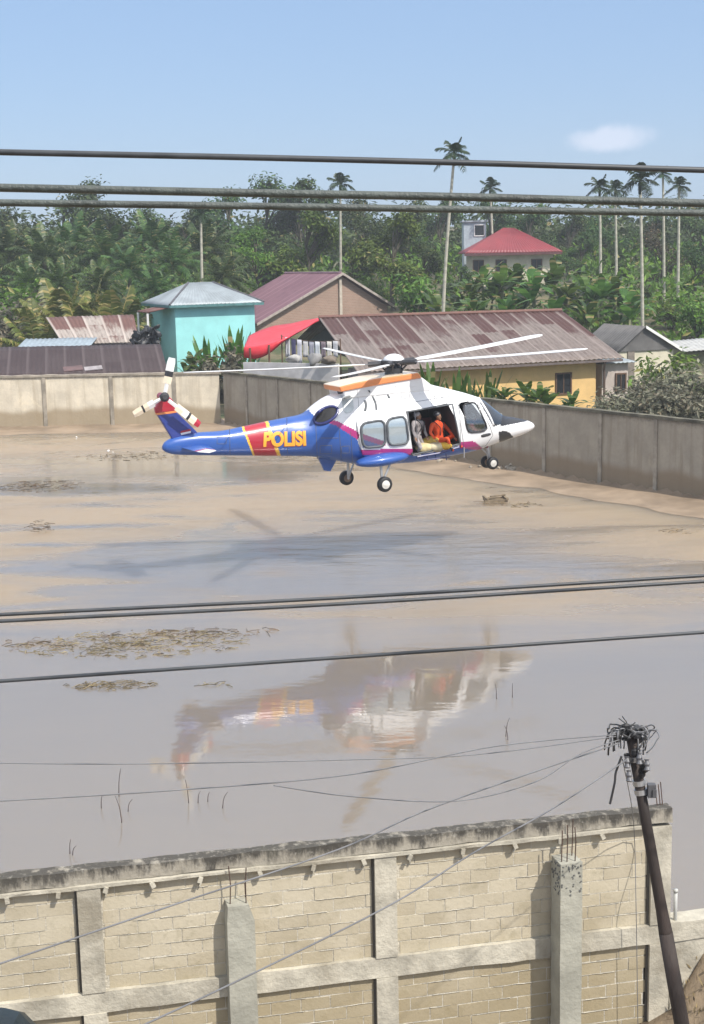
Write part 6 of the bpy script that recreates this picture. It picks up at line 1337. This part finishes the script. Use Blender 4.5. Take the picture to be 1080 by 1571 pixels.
def rubble(px, py, n, s_, label, seed, m=None):
    r = random.Random(seed); q = gz(px, py); mb = MB()
    for k in range(n):
        p = q + Vector((r.gauss(0, s_ * .5), r.gauss(0, s_ * .3), 0)); z = s_ * r.uniform(.12, .32); ry = Matrix.Rotation(r.uniform(0, 3), 3, rv(r)); o0 = len(mb.v); mb.ball(p + Vector((0, 0, z * .6 + (s_ * .35 if k < n * .3 else 0))), z * r.uniform(.8, 1.5), z, z * .8, 8, 0, ry)
        for i in range(o0, len(mb.v)): v = Vector(mb.v[i]); mb.v[i] = tuple(v + Vector((1, 1, 1)) * z * .5 * noise.noise(v * 4))
    o = mb.build('rubble_heap', m or M_['rubble'], off=q); o.location = q; return tag(o, label, 'rubble', 'rubble at the foot of the yard wall')
rubble(795, 722, 12, .75, 'small pale rubble heap at the wall foot right of the nose wheels', 1); rubble(682, 713, 6, .45, 'few pale stones at the wall foot below the cabin door', 2); rubble(735, 722, 4, .4, 'pale stone lump at the wall foot left of the nose wheels', 3)
rubble(117, 674, 2, .25, 'small white lump floating before the pale wall', 4, M_['white']); rubble(170, 695, 2, .22, 'small white lump floating nearer, left of the helicopter tail', 5, M_['white'])
def stalks(pts, label, lean=.25):
    q = gz(*pts[0][:2]); mb = MB()
    for (px, py, h, l) in pts:
        b = gz(px, py); mb.tube(spline([b - Vector((0, 0, .3)), b + Vector((l * .3, 0, h * .5)), b + Vector((l, .05, h))], 3), [.012, .011, .010, .008, .007, .006, .004], 5)
    o = mb.build('stalks', mat('dead_stalk', (.10, .075, .07), .9, .3), off=q); o.location = q; return tag(o, label, 'stalks', 'dead stalks standing in the calm water')
stalks([(182, 1222, .55, .06), (188, 1262, .5, -.12), (155, 1240, .25, .03), (195, 1245, .22, .1)], 'tall pale dead stalks in the calm water at left'); stalks([(290, 1232, .45, -.06), (303, 1232, .22, .06), (318, 1230, .18, .05), (340, 1240, .3, .12)], 'short dark stalks in the calm water right of the pale ones')
stalks([(762, 1072, .35, -.03), (786, 1070, .33, .01)], 'two dark sticks upright in the water right of the helicopter reflection'); stalks([(107, 1310, .25, .02), (110, 1312, .15, .08)], 'tiny twig in the calm water close behind the block wall'); stalks([(775, 1130, .4, .1), (780, 1135, .3, -.08)], 'faint thin twigs in the calm water left of the pole head')
# dark tarpaulin corner at the very bottom left
q = at(14, 1590, 12.5); mb = MB(); rows = []
for i in range(9):
    for j in range(9):
        x, y = (i - 4) / 4, (j - 4) / 4; z = .75 * max(0, 1 - x ** 4) * max(0, 1 - y ** 4) ** .6; rows.append(Vector((q.x - .25 + x * .55, q.y + y * .7, q.z - .62 + z + .02 * noise.noise(Vector((x * 3, y * 3, 0))))))
mb.add(rows, [(i * 9 + j, i * 9 + j + 1, (i + 1) * 9 + j + 1, (i + 1) * 9 + j) for i in range(8) for j in range(8)]); mb.box((q.x - .25, q.y, (q.z - .6 + .6) / 2), (.95, 1.2, q.z - .62 - .6))
tag(mb.build('covered_load', mat('dark_teal_cover', (.012, .022, .025), .45, .2), smooth=False), 'dark covered load just peeking over the bottom left corner', 'load')
# ------------------------------------------------------------------ thin haze over the whole place
hz = NT('haze_air'); hz.t.nodes.remove(hz.p); pv = hz.n('VolumePrincipled'); pv.inputs['Density'].default_value = 0.00065; pv.inputs['Color'].default_value = (0.86, 0.90, 0.95, 1); pv.inputs['Anisotropy'].default_value = 0.2
hz.t.links.new(pv.outputs[0], hz.out.inputs['Volume'])
mb = MB(); mb.box((0, 120, 16.5), (560, 480, 37)); tag(mb.build('haze', hz.mat), 'thin pale haze hanging over the yard and the trees', 'haze', kind='stuff')
#@@NEXT
